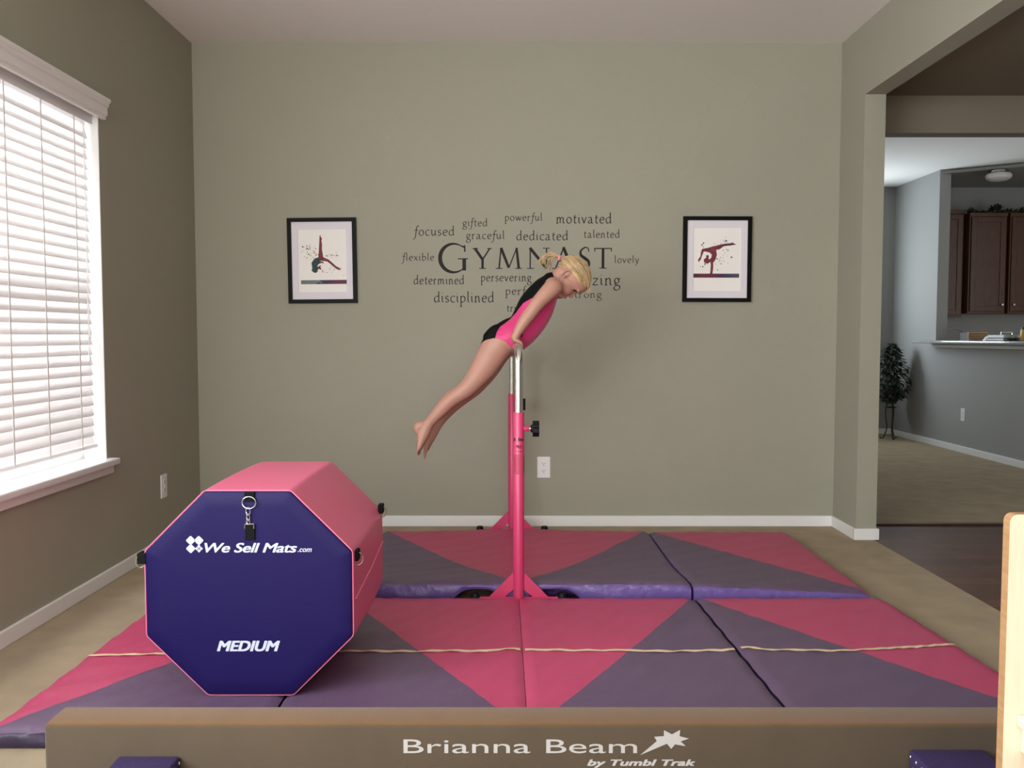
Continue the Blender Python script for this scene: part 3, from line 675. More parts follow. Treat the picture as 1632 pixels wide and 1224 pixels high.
m = MB().box(OCX - .28, OCX + .28, OY1 - .004, OY1 + .004, OCZ - .1, OCZ + .1)
m = MB().prism([tuple(p) for p in octo(OW - .02)], (OCX, OY1 + .003, OCZ), (1, 0, 0), (0, 0, 1), .006); m.build('back_panel', M['oct_navy'], oc)
# seam along the right side
MB().tube([(OCX + OW + .003, OY0 + .02, OCZ - .02), (OCX + OW + .0055, (OY0 + OY1) / 2, OCZ + .0), (OCX + OW + .002, OY1 - .02, OCZ + .02)], .0018, 6).build('seam', M['oct_piping'], oc)
FY = OY0 - .0085
lg = MB()
ux = (1, 0, 0); uz = (0, 0, 1)
cxl, czl = -.912, .5005
for i, (a, b) in enumerate(((-1, 1), (1, 1), (-1, -1))):
    c0, c1 = cxl + a * .0118, czl + b * .0118 ; r = .0128
    k = .0016
    lg.prism([(-r, k - .0), (-k, r), (k, r), (r, k), (r, -k), (k, -r), (-k, -r), (-r, -k)], (c0, FY, c1), ux, uz, .0006)
for a in (-1, 1):
    for b in (-1, 1):
        lg.prism([(-.0052, 0), (0, .0052), (.0052, 0), (0, -.0052)], (cxl + .0118 + (a + b) * .0032, FY, czl - .0118 + (b - a) * .0032), ux, uz, .0006)
text_on(lg, 'We Sell Mats', -.883, -.619, .478, .0265, (0, FY, 0), ux, uz, .0006, cap='W', shear=.28, bold=.0011, spacing=.95)
text_on(lg, '.com', -.616, -.576, .479, .015, (0, FY, 0), ux, uz, .0006, cap='W', shear=.28, bold=.0004)
lg.build('lettering', M['ink_white'], fp)
text_on(MB(), 'MEDIUM', -.852, -.673, .189, .029, (0, FY, 0), ux, uz, .0006, cap='M', shear=.28, bold=.0018).build('size_lettering', M['ink_white'], fp)
# hanging clip on the front
cx0 = -.7525
MB().rbox(cx0 - .0145, cx0 + .0145, FY - .004, FY + .012, .625, .653, .002).build('strap_loop', M['webbing'], oc)
MB().tube([(cx0 + .0195 * math.cos(a), FY - .006, .623 + .017 * math.sin(a)) for a in (2 * PI * k / 28 for k in range(28))], .0019, 8, closed=True).build('ring', M['steel'], oc, smooth=True)
sn = MB()
for zc, zh, xw in ((.598, .011, .006), (.580, .010, .0045), (.567, .007, .005)):
    sn.tube([(cx0 - .003 + xw * math.cos(a), FY - .006, zc + zh * math.sin(a)) for a in (2 * PI * k / 18 for k in range(18))], .0017, 6, closed=True)
sn.tube([(cx0 - .013, FY - .006, .560), (cx0 + .013, FY - .006, .561)], .0018, 6).tube([(cx0 - .013, FY - .006, .560), (cx0 - .013, FY - .006, .548)], .0018, 6).tube([(cx0 + .013, FY - .006, .561), (cx0 + .013, FY - .006, .548)], .0018, 6)
sn.build('snap_hook', M['steel'], oc, smooth=True)
MB().rbox(cx0 - .0135, cx0 + .0145, FY - .005, FY - .001, .514, .557, .0015).build('strap_end', M['webbing'], oc)
for s, yy in ((-1, OY0 + .012), (1, OY0 + .045), (1, OY1 - .05)):
    xs = OCX + s * (OW - .004); zc = OCZ + sd - .012 + (.04 if yy > 3 else 0); e = .022 if s < 0 else .014
    MB().rbox(min(xs - s * .004, xs + s * e), max(xs - s * .004, xs + s * e), yy - .018, yy + .018, zc - .026, zc + .006, .003).build('side_strap', M['webbing'], oc)
    MB().tube([(xs + s * (e - .004 + .014 * math.sin(a)), yy, zc - .022 + .018 * math.cos(a)) for a in (2 * PI * k / 20 for k in range(20))], .0018, 6, closed=True).build('side_ring', M['steel'], oc, smooth=True)

# ------------------------------------------------------------------ low balance beam
bm_ = thing('balance_beam', 'long low tan suede balance beam lying across the near edge of the mats', 'balance beam', (.055, 2.12, 0))
BX0, BX1, BYf, BYb, BZ0, BZ1 = -1.13, 1.243, 2.070, 2.172, .042, .165
MB().rbox(BX0, BX1, BYf, BYb, BZ0, BZ1 - .003, .008, 3).build('body', M['suede'], bm_, smooth=True)
MB().rbox(BX0 + .003, BX1 - .003, BYf + .004, BYb - .003, BZ1 - .012, BZ1, .004, 3).build('lit_top_layer', M['suede_top'], bm_, smooth=True)  # thin layer carrying the lit colour of the beam's top face
MB().rbox(BX1 - .030, BX1 + .004, BYf - .003, BYb + .003, BZ0 - .002, BZ1 - .010, .004).build('end_cap', M['webbing'], bm_)
for (fx0, fx1, zt) in ((-.95, -.80, .088), (.957, 1.14, .104)):
    ft = MB().rbox(fx0, fx1, 1.66, 2.45 if False else BYf - .001, 0, zt, .008, 3).rbox(fx0, fx1, BYf - .01, BYb + .01, 0, BZ0 + .001, .004, 2).build('foot', M['foot_purple'], bm_, smooth=True)
    rv = MB(); xs = fx1 if fx0 < 0 else fx0; s = 1 if fx0 < 0 else -1
    for k in range(6):
        for zz in (zt - .014, zt - .038): rv.ell((xs, BYf - .012 - k * .03 - (.012 if zz < zt - .02 else 0), zz), (.003, .0045, .0045), nu=10, nv=6)
    rv.build('rivet', M['steel'], ft, smooth=True)
lt = MB(); BF = BYf - .0002
text_on(lt, 'Brianna Beam', -.262, .302, .0935, .0335, (0, BF, 0), ux, uz, .0006, cap='B')
lt.build('lettering', M['ink_silver'], bm_)
text_on(MB(), 'by Tumbl Trak', .183, .442, .0625, .0145, (0, BF, 0), ux, uz, .0006, cap='T', shear=.25, bold=.0012).build('maker_lettering', M['ink_silver'], bm_)
K = 1.512e-3
st = [(1022, 1203), (1052, 1168), (1042, 1172), (1052, 1167), (1043, 1172)]
star_px = [(1021, 1203), (1047, 1180), (1042.5, 1173), (1058, 1172), (1058, 1162), (1071, 1169), (1084, 1161.5), (1083, 1172), (1098, 1176), (1085, 1180.5), (1093, 1188.5), (1076, 1185.5), (1070, 1193), (1063, 1184.5)]
MB().prism([((p[0] - 1022) * K + .312, .089 + (1203 - p[1]) * K * .985) for p in star_px], (0, BF, 0), ux, uz, .0006).build('star_emblem', M['ink_silver'], bm_)

# ------------------------------------------------------------------ wooden chair at the right edge, facing the camera
ch = thing('wooden_chair', 'pale birch wooden chair with flat back posts, in front of the beam end', 'chair', (1.06, 1.30, 0))
cx0, cx1 = .851, 1.27
def board(x0, x1, y0, y1, z0, z1, r=.014):
    n = 6; pl = [(x0, z0), (x1, z0)]
    pl += [(x1 - r + r * math.cos(PI / 2 * k / n), z1 - r + r * math.sin(PI / 2 * k / n)) for k in range(n + 1)]
    pl += [(x0 + r - r * math.sin(PI / 2 * k / n), z1 - r + r * math.cos(PI / 2 * k / n)) for k in range(n + 1)]
    m = MB(); m.prism(pl, (0, y1, 0), ux, uz, y1 - y0); m.mi = [0, 0] + [1] * (len(m.f) - 2); return m
for x in (cx0, cx1 - .05): board(x, x + .05, 1.486, 1.506, 0, .795).build('back_post', [M['birch'], M['birch_edge']], ch)
for zz in (.52, .66): MB().rbox(cx0 + .05, cx1 - .05, 1.489, 1.503, zz, zz + .07, .004).build('back_rail', M['birch'], ch)
MB().rbox(cx0 + .02, cx1 - .02, 1.09, 1.486, .425, .447, .006).build('seat', M['birch'], ch)
for x in (cx0 + .02, cx1 - .06): MB().rbox(x, x + .04, 1.10, 1.14, 0, .425, .004).build('front_leg', M['birch'], ch)
for x in (cx0 + .03, cx1 - .05): MB().rbox(x, x + .02, 1.14, 1.486, .38, .42, .003).build('apron', M['birch'], ch)

# ------------------------------------------------------------------ beyond the opening: counter, cabinets, plant, lamp
bt = thing('breakfast_bar_top', 'grey stone breakfast bar top with white moulding on the half wall', 'counter', (4.3, 7.4, .985))
MB().rbox(NX - .19, NX + .36, 5.62, 8.92, 1.025, 1.055, .006, 3).build('stone_slab', M['granite'], bt, smooth=True)
MB().rbox(NX - .035, NX + T + .03, 5.62, 8.795, .985, 1.022, .008, 3).build('moulding', M['trim'], bt, smooth=True)
def cabinet(label, x0, x1, z0, z1, yf, yb, doors):
    t = thing('kitchen_cabinet', label, 'cabinet', ((x0 + x1) / 2, yb, z0), 'upper kitchen cabinets')
    MB().box(x0, x1, yf + .02, yb, z0, z1).rbox(x0 - .004, x1 + .004, yf + .008, yb, z1 - .03, z1 + .012, .004).build('cabinet_body', M['cabinet'], t)
    for (a, b, hs) in doors:
        d = MB(); fr = .055
        d.rbox(a, a + fr, yf, yf + .019, z0 + .02, z1 - .035, .003).rbox(b - fr, b, yf, yf + .019, z0 + .02, z1 - .035, .003)
        d.rbox(a + fr, b - fr, yf, yf + .019, z0 + .02, z0 + .02 + fr, .003).rbox(a + fr, b - fr, yf, yf + .019, z1 - .035 - fr, z1 - .035, .003)
        d.box(a + fr - .002, b - fr + .002, yf + .010, yf + .018, z0 + .05, z1 - .07)
        dd = d.build('door', M['cabinet'], t)
        hx = b - .028 if hs > 0 else a + .028
        MB().lathe([(.006, 0), (.005, .012), (.014, .018), (.012, .026)], (hx, yf, z0 + .09), (0, -1, 0), 14).build('knob', M['steel'], dd, smooth=True)
    return t
cabinet('tall narrow dark cabinet end beside the pass-through wall', 4.50, 4.785, 1.30, 2.415, 9.36, 9.6, [(4.52, 4.77, -1)])
cabinet('cherry wood wall cabinet with one panelled door, left of the dark gap', 4.80, 5.19, 1.335, 2.375, 9.27, 9.6, [(4.815, 5.175, 1)])
cabinet('cherry wood wall cabinet cut by the right edge, right of the dark gap', 5.225, 5.70, 1.335, 2.375, 9.27, 9.6, [(5.24, 5.68, -1)])
def leaf(m, c, d, up, L, W_):
    d = Vector(d).normalized(); s_ = d.cross(Vector(up)).normalized(); n = s_.cross(d).normalized(); c = Vector(c)
    v = [c, c + d * L * .35 + s_ * W_ * .5 + n * .12 * W_, c + d * L - n * .15 * L, c + d * L * .35 - s_ * W_ * .5 + n * .12 * W_, c + d * L * .5 - n * .05 * W_]
    m.add(v, [(0, 1, 4), (1, 2, 4), (2, 3, 4), (3, 0, 4)])
R = random.Random(11)
gm = MB(); pathg = [(4.83 + .06 * k, 9.40 + .03 * math.sin(k * 1.3), 2.40 + .012 * math.sin(k * 2.1)) for k in range(15)]
gm.tube(pathg, .008, 6)
gar = gm.build('leaf_garland', M['leaf_brown'], loc=(5.2, 9.4, 2.39)); tag(gar, 'dark leafy garland with brown bits lying on top of the kitchen cabinets', 'garland')
lv = MB()
for p in spline(pathg, 12):
    if R.random() < .9:
        lv.cur = 1 if R.random() < .3 else 0
        leaf(lv, p, (R.uniform(-1, 1), R.uniform(-1, .3), R.uniform(-.2, .9)), (0, 0, 1), R.uniform(.04, .09), R.uniform(.025, .05))
for k in range(14): lv.cur = 0; leaf(lv, (5.12 + R.uniform(-.03, .03), 9.38, 2.42), (R.uniform(-1, 1), R.uniform(-.6, .3), R.uniform(.3, 1)), (0, 0, 1), .085, .05)
lv.build('leaves', [M['leaf'], M['leaf_brown']], gar)
# dome ceiling lamp
lx, ly = 4.70, 8.58
cl = thing('ceiling_lamp', 'round frosted dome lamp on the kitchen ceiling', 'ceiling lamp', (lx, ly, 2.70))
MB().lathe([(.07, 0), (.085, -.012), (.085, -.028), (.07, -.03)], (lx, ly, 2.70), seg=28).build('canopy', M['brass'], cl, smooth=True)
MB().lathe([(.06, -.028), (.105, -.04), (.117, -.06), (.108, -.085), (.075, -.104), (.03, -.112), (.004, -.114)], (lx, ly, 2.70), seg=32).build('glass_dome', M['lamp_glass'], cl, smooth=True)
for a in (0, 2.1, 4.2): MB().lathe([(.006, .0), (.006, .02), (.004, .022)], (lx + .09 * math.cos(a), ly + .09 * math.sin(a), 2.668), (math.cos(a), math.sin(a), 0), 10).build('clip_screw', M['chrome'], cl, smooth=True)
# plant on a metal stand
pc = (4.03, 9.32)
pl = thing('potted_plant', 'dark leafy plant on a thin black metal stand in the nook corner', 'plant', (pc[0], pc[1], 0))
sm = MB()
for a in (.5, 2.6, 4.7):
    dx, dy = math.cos(a), math.sin(a)
    sm.tube(spline([(pc[0] + dx * .03, pc[1] + dy * .03, .40), (pc[0] + dx * .05, pc[1] + dy * .05, .28), (pc[0] + dx * .035, pc[1] + dy * .035, .12), (pc[0] + dx * .07, pc[1] + dy * .07, .008), (pc[0] + dx * .10, pc[1] + dy * .10, .012)], 5), .006, 8)
sm.tube([(pc[0] + .055 * math.cos(2 * PI * k / 20), pc[1] + .055 * math.sin(2 * PI * k / 20), .34) for k in range(20)], .005, 6, closed=True)
sm.build('stand', M['iron'], pl, smooth=True)
MB().lathe([(.05, .38), (.075, .42), (.085, .52), (.08, .525), (.06, .51)], (pc[0], pc[1], 0), seg=20).build('pot', M['pot'], pl, smooth=True)
fm = MB(); R = random.Random(4)
for k in range(700):
    a = R.uniform(0, 2 * PI); h = R.random(); zz = .42 + .60 * h; rr = .16 * math.sin(PI * min(1, .25 + h * .72)) * math.sqrt(R.random())
    c = (pc[0] + rr * math.cos(a), pc[1] + rr * math.sin(a), zz)
    leaf(fm, c, (math.cos(a) + R.uniform(-.5, .5), math.sin(a) + R.uniform(-.5, .5), R.uniform(-.9, .4)), (0, 0, 1), R.uniform(.05, .085), R.uniform(.03, .05))
fm.build('foliage', M['leaf'], pl)
# things along the bar top
zt = 1.055
o = thing('wooden_bread_box', 'small slatted brown wooden box standing on the breakfast bar', 'box', (4.47, 8.52, zt))
m = MB().box(4.38, 4.555, 8.44, 8.6, zt, zt + .075); m.build('box_body', M['pot'], o)
for k in range(4): MB().rbox(4.375, 4.56, 8.43, 8.445, zt + .004 + k * .02, zt + .018 + k * .02, .002).build('slat', M['birch_edge'], o)
o = thing('stapled_paper_stack', 'little stack of white papers beside the wooden box on the bar', 'papers', (4.50, 8.25, zt))
for k in range(3): MB().rbox(4.44 + .012 * k, 4.545 + .006 * k, 8.18, 8.30, zt + .013 * k, zt + .012 + .013 * k, .002).build('sheet_bundle', M['paper'], o)
o = thing('serving_tray', 'long low dark tray with a pale rim on the breakfast bar', 'tray', (4.47, 7.95, zt))
MB().rbox(4.36, 4.58, 7.80, 8.10, zt, zt + .022, .005).build('tray_base', M['dark_counter'], o)
MB().rbox(4.37, 4.57, 7.81, 8.09, zt + .022, zt + .055, .008).build('tray_lid', M['granite'], o)
MB().tube([(4.42, 7.95, zt + .05), (4.42, 7.95, zt + .075), (4.52, 7.95, zt + .075), (4.52, 7.95, zt + .05)], .006, 8).build('handle', M['steel'], o, smooth=True)
o = thing('yellow_canister', 'round yellow canister with a dark lid at the end of the bar', 'canister', (4.50, 7.70, zt))
MB().lathe([(.04, 0), (.046, .01), (.048, .05), (.046, .095), (.04, .10)], (4.50, 7.70, zt)).build('canister_body', mat('yellow_glaze', (.55, .33, .08), .35), o, smooth=True)
MB().lathe([(.042, .10), (.042, .118), (.01, .124), (.012, .14), (.004, .145)], (4.50, 7.70, zt)).build('lid', M['iron'], o, smooth=True)
o = thing('kitchen_faucet', 'thin curved steel faucet rising behind the breakfast bar', 'faucet', (4.48, 8.74, zt))
MB().lathe([(.018, 0), (.016, .02), (.010, .03)], (4.48, 8.74, zt)).build('faucet_base', M['steel'], o, smooth=True)
MB().tube(spline([(4.48, 8.74, zt + .02), (4.475, 8.74, zt + .07), (4.44, 8.74, zt + .10), (4.38, 8.74, zt + .115), (4.33, 8.74, zt + .11)], 6), .006, 8).build('spout', M['steel'], o, smooth=True)

# ------------------------------------------------------------------ the girl on the bar
# measured side profile: u to the right, v up, one unit = 2.97 mm, origin where her hips rest on the rail
GK, GX, GY, GZ = .00297, .0185, 4.15, 1.0665
def G(u, v, y=0): return Vector((GX + u * GK, GY + y, GZ + v * GK))
def limb(mb, pts, n=6, seg=32, cap=(True, True)):
    """pts: (u, v, y metres, in-plane radius units, sideways radius units); elliptical rings with rounded ends"""
    P = spline(pts, n); Q = [(G(p[0], p[1], p[2]), p[3] * GK, p[4] * GK) for p in P]
    def tang(i): return (Q[min(i + 1, len(Q) - 1)][0] - Q[max(i - 1, 0)][0]).normalized()
    rings = []
    def ring(c, t, ra, rb):
        e2 = Vector((0, 1, 0)); e2 = (e2 - t * e2.dot(t)).normalized(); e1 = e2.cross(t)
        rings.append([c + e1 * (ra * math.cos(2 * PI * k / seg)) + e2 * (rb * math.sin(2 * PI * k / seg)) for k in range(seg)])
    if cap[0]:
        t = tang(0); c, a, b = Q[0]; h = min(a, b)
        for q in (80, 55, 28): s_ = math.radians(q); ring(c - t * h * math.sin(s_), t, a * math.cos(s_), b * math.cos(s_))
    for i, (c, a, b) in enumerate(Q): ring(c, tang(i), a, b)
    if cap[1]:
        t = tang(len(Q) - 1); c, a, b = Q[-1]; h = min(a, b)
        for q in (28, 55, 80): s_ = math.radians(q); ring(c + t * h * math.sin(s_), t, a * math.cos(s_), b * math.cos(s_))
    v = [p for r in rings for p in r]; f = []
    for j in range(len(rings) - 1):
        for k in range(seg): f.append((j * seg + k, j * seg + (k + 1) % seg, (j + 1) * seg + (k + 1) % seg, (j + 1) * seg + k))
    f.append(tuple(range(seg))); f.append(tuple((len(rings) - 1) * seg + k for k in range(seg)))
    mb.add(v, f)
pxl = lambda x, y: (x - 822, 547 - y)
b = MB()
L = lambda pts: [(*pxl(p[0], p[1]), p[2], p[3], p[4]) for p in pts]
# trunk
limb(b, L([(790, 549, 0, 19, 29), (799, 544, 0, 25.5, 34), (815, 536.5, 0, 28, 34.5), (832.5, 525, 0, 26, 31), (845, 507.5, 0, 27.5, 29.5), (854, 490, 0, 28, 31.5), (862.5, 474.5, 0, 25, 34), (870.5, 461, 0, 20.5, 31), (877.5, 451, 0, 15, 20)]), 6, 28)
for s in (-1, 1): limb(b, L([(806, 533, s * .036, 17, 14), (796, 537.5, s * .042, 20, 15), (786.5, 544, s * .046, 18.5, 15)]), 5)
# neck
limb(b, L([(876, 459, 0, 13, 17), (884, 448, 0, 12.3, 14), (895, 436, 0, 12, 13)]), 5)
# head frame
E0 = pxl(901, 441); HF = Vector((.42, 0, -.907)); HU = Vector((.907, 0, .42)); HY = Vector((0, 1, 0)); HC = G(*E0)
def Hd(f, u, y=0): return HC + (HF * f + HU * u) * GK + HY * (y * GK)
HA = (HF, HY, HU)
def hell(f, u, y, rf, ry, ru): b.ell(Hd(f, u, y), (rf * GK, ry * GK, ru * GK), HA, 28, 18)
hell(5.5, 13.5, 0, 29.5, 23, 23.5)               # skull
hell(15, 15, 0, 20.5, 19, 16)                    # forehead
hell(13.5, -6, 0, 17.5, 17, 19)                  # face
hell(23.5, -21.5, 0, 6.5, 7.5, 5.5)              # chin
hell(10, -15, 0, 15, 14, 10)                     # jaw
for s in (-1, 1):
    hell(20.5, -9, s * 8.5, 9.5, 8.5, 9)         # cheeks
    hell(29.8, 7.0, s * 7, 4.2, 7, 2.6)          # brow
hell(28.7, -6.5, 0, 4.2, 3.4, 4.5)
limb(b, [(E0[0] + HF.x * 29.5 + HU.x * 3.5, E0[1] + HF.z * 29.5 + HU.z * 3.5, 0, 2.6, 2.4), (E0[0] + HF.x * 32 + HU.x * -3, E0[1] + HF.z * 32 + HU.z * -3, 0, 2.4, 2.5), (E0[0] + HF.x * 33 + HU.x * -6.8, E0[1] + HF.z * 33 + HU.z * -6.8, 0, 2.6, 3.0)], 4, 14)
for s in (-1, 1): hell(31.2, -7.6, s * 2.6, 2.2, 2.0, 1.8)                                  # nostrils
hell(29.6, -13.6, 0, 3.2, 5.2, 1.6); hell(28.9, -16.9, 0, 3.0, 4.6, 1.7)                     # lips
for s in (-1, 1):                                                                         # ears
    b.ell(Hd(-1.5, .5, s * 21.3), (4.6 * GK, 1.6 * GK, 7.4 * GK), HA, 16, 10)
    b.tube([Hd(-1.2 - 5.2 * math.cos(a), 1.2 + 7.8 * math.sin(a), s * (23.6 + .8 * math.cos(a))) for a in (math.radians(q) for q in range(-80, 130, 15))], [1.7 * GK] * 14, 10)
    b.ell(Hd(1.2, -5.8, s * 22), (2.2 * GK, 1.5 * GK, 2.6 * GK), HA, 12, 8)
# arms and hands
for s in (-1, 1):
    dy = lambda q: s * q
    limb(b, L([(877.5, 460, dy(.088), 14, 13), (880, 460, dy(.110), 14.2, 12), (872, 468, dy(.124), 13, 12), (855, 486, dy(.137), 11, 10.8), (846, 498, dy(.143), 10.2, 9.6), (837, 510, dy(.146), 9.6, 9.2), (829, 522, dy(.146), 8.2, 8), (823.5, 532, dy(.145), 6.9, 7.4), (820.5, 539, dy(.145), 6, 8)]), 6)
    # palm draped over the rail
    limb(b, L([(819.0, 536.5, dy(.145), 5.4, 7.5), (819.5, 540.8, dy(.145), 4.6, 9.2), (823.5, 543.6, dy(.145), 3.9, 10), (828.5, 546.2, dy(.145), 3.4, 9.6)]), 5)
    for k, (off, ln) in enumerate(((-.0235, .92), (-.008, 1.05), (.0075, 1.0), (.022, .8))):
        yy = s * (.145 - off)
        limb(b, L([(827, 545.3, yy, 2.6, 2.5), (830.4, 548.6, yy, 2.45, 2.4), (831 , 548.6 + 4.6 * ln, yy - s * .001, 2.3, 2.3), (829.4, 548.8 + 8.2 * ln, yy - s * .002, 2.15, 2.15), (825.5, 549.2 + 10.2 * ln, yy - s * .002, 1.95, 1.95)]), 4, 12)
    limb(b, L([(819, 540, s * .130, 3.2, 3.0), (818, 543.5, s * .119, 2.7, 2.7), (819, 545.2, s * .110, 2.4, 2.4), (821.5, 545.6, s * .103, 2.0, 2.0)]), 4, 12)
# legs: the right one is nearer, the left one lies a little lower
def leg(pts, toes, yy, tdir):
    limb(b, L([(p[0], p[1], yy * p[5], p[3], p[4]) if len(p) > 5 else p for p in pts]), 6)
    for (ox, oy, off, r, ln) in toes:
        limb(b, L([(ox, oy, yy + off, r + .5, r + .4), (ox + tdir[0] * ln * .5, oy + tdir[1] * ln * .5, yy + off, r, r), (ox + tdir[0] * ln, oy + tdir[1] * ln, yy + off * 1.02, r * .85, r * .85)]), 3, 12)
NL, FL = -.047, .049
leg([(800, 541, 0, 22, 19, .95), (792, 552, 0, 23.5, 18.5, 1), (784, 564, 0, 22.5, 17.5, 1), (771.5, 585, 0, 20, 16, 1.02), (759, 602, 0, 16.6, 14.5, 1), (748, 615, 0, 14.2, 13, 1), (738, 623.5, 0, 13.2, 12.4, 1), (719.5, 636, 0, 12.4, 12, 1), (706.5, 649, 0, 11.2, 10.8, 1), (693, 664, 0, 9, 9, 1), (684, 674.5, 0, 8.2, 7.6, 1), (678, 685, 0, 9.6, 8, 1), (674.5, 694, 0, 9.2, 9.4, 1), (671.5, 705, 0, 6.6, 11, 1), (669.5, 713, 0, 4.6, 11.6, 1)],
    [(668.8, 714, .026, 2.7, 9.0), (668.6, 715, .011, 2.1, 9.5), (668.3, 715, -.001, 2.0, 8.6), (668, 714, -.013, 1.9, 7.6), (667.6, 713, -.024, 1.8, 6.4)], NL, (-.12, .99))
limb(b, L([(673, 678, NL, 8, 7.6), (667, 680, NL, 7.4, 7.4), (667.5, 686, NL, 6.5, 7.4)]), 5)
limb(b, L([(686, 668, NL, 4, 4), (678, 675.5, NL, 4.4, 4.4), (670, 681, NL, 5, 5)]), 5)
FO = 3
leg([(802, 543, 0, 22, 19, .95), (795, 555, 0, 23, 18.5, 1), (788, 566, 0, 22, 17.5, 1), (777, 587, 0, 19.5, 16, 1.02), (765, 605, 0, 16.6, 14.5, 1), (754, 619, 0, 14.4, 13, 1), (745, 627, 0, 13.2, 12.4, 1), (726.5, 641.5, 0, 12.2, 12, 1), (713, 655, 0, 10.8, 10.8, 1), (703, 668, 0, 9, 9, 1), (696.5, 677, 0, 8.2, 7.6, 1), (689.5, 687, 0, 9.2, 8, 1), (684.5, 697, 0, 8.8, 9.4, 1), (680, 709, 0, 6.6, 11, 1), (677.5, 718, 0, 4.8, 11.6, 1)],
    [(676.5, 720, -.026, 2.8, 12.5), (676, 721, -.011, 2.1, 11.5), (675.6, 721, .001, 2.0, 10.4), (675.2, 720, .013, 1.9, 9), (675, 719, .024, 1.8, 7.6)], FL, (-.16, .985))
limb(b, L([(689, 678, FL, 8, 7.6), (683, 681, FL, 7.2, 7.2), (682.5, 687, FL, 6.4, 7.2)]), 5)
girl = thing('person', 'young girl in a pink and black leotard propped up on straight arms over the bar', 'person', (GX, GY, GZ))
raw = b.build('body', M['skin'], girl, smooth=True)
md = raw.modifiers.new('remesh', 'REMESH'); md.mode = 'VOXEL'; md.voxel_size = .0034; md.use_smooth_shade = True
md2 = raw.modifiers.new('smooth', 'SMOOTH'); md2.factor = .5; md2.iterations = 5
bpy.context.view_layer.update()
me = bpy.data.meshes.new_from_object(raw.evaluated_get(bpy.context.evaluated_depsgraph_get()))
old = raw.data; raw.modifiers.clear(); raw.data = me; bpy.data.meshes.remove(old); me.name = 'body'
me.materials.clear(); me.materials.append(M['skin'])
for p in me.polygons: p.use_smooth = True

def clipped(tris, V, Nn, g):
    """keep the part of a triangle list where g >= 0, cutting across triangles; V, Nn grow"""
    val = [g(p) for p in V]; out = []; cache = {}
    def cut(a, c):
        k = (min(a, c), max(a, c))
        if k not in cache:
            t = val[a] / (val[a] - val[c]); V.append(V[a] + (V[c] - V[a]) * t); Nn.append((Nn[a] + (Nn[c] - Nn[a]) * t).normalized()); cache[k] = len(V) - 1
        return cache[k]
    for tr in tris:
        ins = [val[i] >= 0 for i in tr]
        if all(ins): out.append(tr); continue
        if not any(ins): continue
        poly = []
        for k in range(3):
            a, c = tr[k], tr[(k + 1) % 3]
            if ins[k]: poly.append(a)
            if ins[k] != ins[(k + 1) % 3]: poly.append(cut(a, c))
        for k in range(1, len(poly) - 1): out.append((poly[0], poly[k], poly[k + 1]))
    return out
me.calc_loop_triangles()
BV = [v.co.copy() for v in me.vertices]; BN = [v.normal.copy() for v in me.vertices]
BT = [tuple(t.vertices) for t in me.loop_triangles]
def interp(tab, x):
    if x <= tab[0][0]: return tab[0][1]
    for (a, p), (c, q) in zip(tab, tab[1:]):
        if x <= c: return p + (q - p) * (x - a) / (c - a)
    return tab[-1][1]
def uvy(p): return 822 + p.x / GK, 547 - p.z / GK, p.y            # local coordinates: body parts share the person's origin
legtab = [(760, 549.5), (766, 548), (775, 542.5), (787, 539.5), (795, 540.3), (803, 543), (808, 546.5), (813.5, 552), (820, 558), (840, 566)]
def g_leg(p):
    x, y, d = uvy(p); return (interp(legtab, x) + 20 * math.exp(-(d / .022) ** 2) - y)
def g_neck(p):
    x, y, d = uvy(p); return (880.5 + (y - 443) * 9 / 35 - x) * .9
armtab = [(443, .066), (455, .074), (470, .080), (480, .092), (490, .100), (505, .1125), (560, .1125)]
def g_arm(p):
    x, y, d = uvy(p); lim = interp(armtab, y)
    ax_, ay_ = (846 - 880) / 51.7, (498 - 459) / 51.7
    q = min(1, max(0, (abs((x - 880) * ay_ - (y - 459) * ax_) - 11) / 3.5)) if y > 452 else 0
    return (lim + (max(lim, .114) - lim) * q * q * (3 - 2 * q) - abs(d)) / GK
blacktab = [(440, 900), (462, 890), (470, 866), (474, 856), (478, 846), (485, 834), (493, 827.5), (499.6, 823), (510, 813.5), (517, 805), (522.5, 797), (531, 792), (539, 790), (560, 790)]
def g_black(p):
    x, y, d = uvy(p); return interp(blacktab, y) - x
near = [t for t in BT if all(740 < 822 + BV[i].x / GK < 905 and 430 < 547 - BV[i].z / GK < 585 for i in t)]
def garment(name, gs, m, off):
    V = [v.copy() for v in BV]; Nn = [n.copy() for n in BN]; T_ = near
    for g in gs: T_ = clipped(T_, V, Nn, g)
    used = sorted({i for t in T_ for i in t}); ix = {i: k for k, i in enumerate(used)}
    # largest connected patch only
    adj = {}
    for t in T_:
        for i in t: adj.setdefault(i, []).append(t)
    seen = set(); best = []
    for t in T_:
        if t in seen: continue
        comp = [t]; seen.add(t); q = [t]
        while q:
            c = q.pop()
            for i in c:
                for n_ in adj[i]:
                    if n_ not in seen: seen.add(n_); comp.append(n_); q.append(n_)
        if len(comp) > len(best): best = comp
    T_ = best; used = sorted({i for t in T_ for i in t}); ix = {i: k for k, i in enumerate(used)}
    mm = bpy.data.meshes.new(name); mm.from_pydata([tuple(V[i] + Nn[i] * off) for i in used], [], [tuple(ix[i] for i in t) for t in T_])
    mm.materials.append(m)
    for p in mm.polygons: p.use_smooth = True
    o = bpy.data.objects.new(name, mm); C.objects.link(o); o.parent = girl
    so = o.modifiers.new('thickness', 'SOLIDIFY'); so.thickness = .0012; so.offset = 1
    return o
neg = lambda g: (lambda p: -g(p))
lp = garment('leotard_front', (g_neck, g_arm, g_leg, neg(g_black)), M['leo_pink'], .0008)
lb = garment('leotard_back', (g_neck, g_arm, g_leg, g_black), M['leo_black'], .0008)
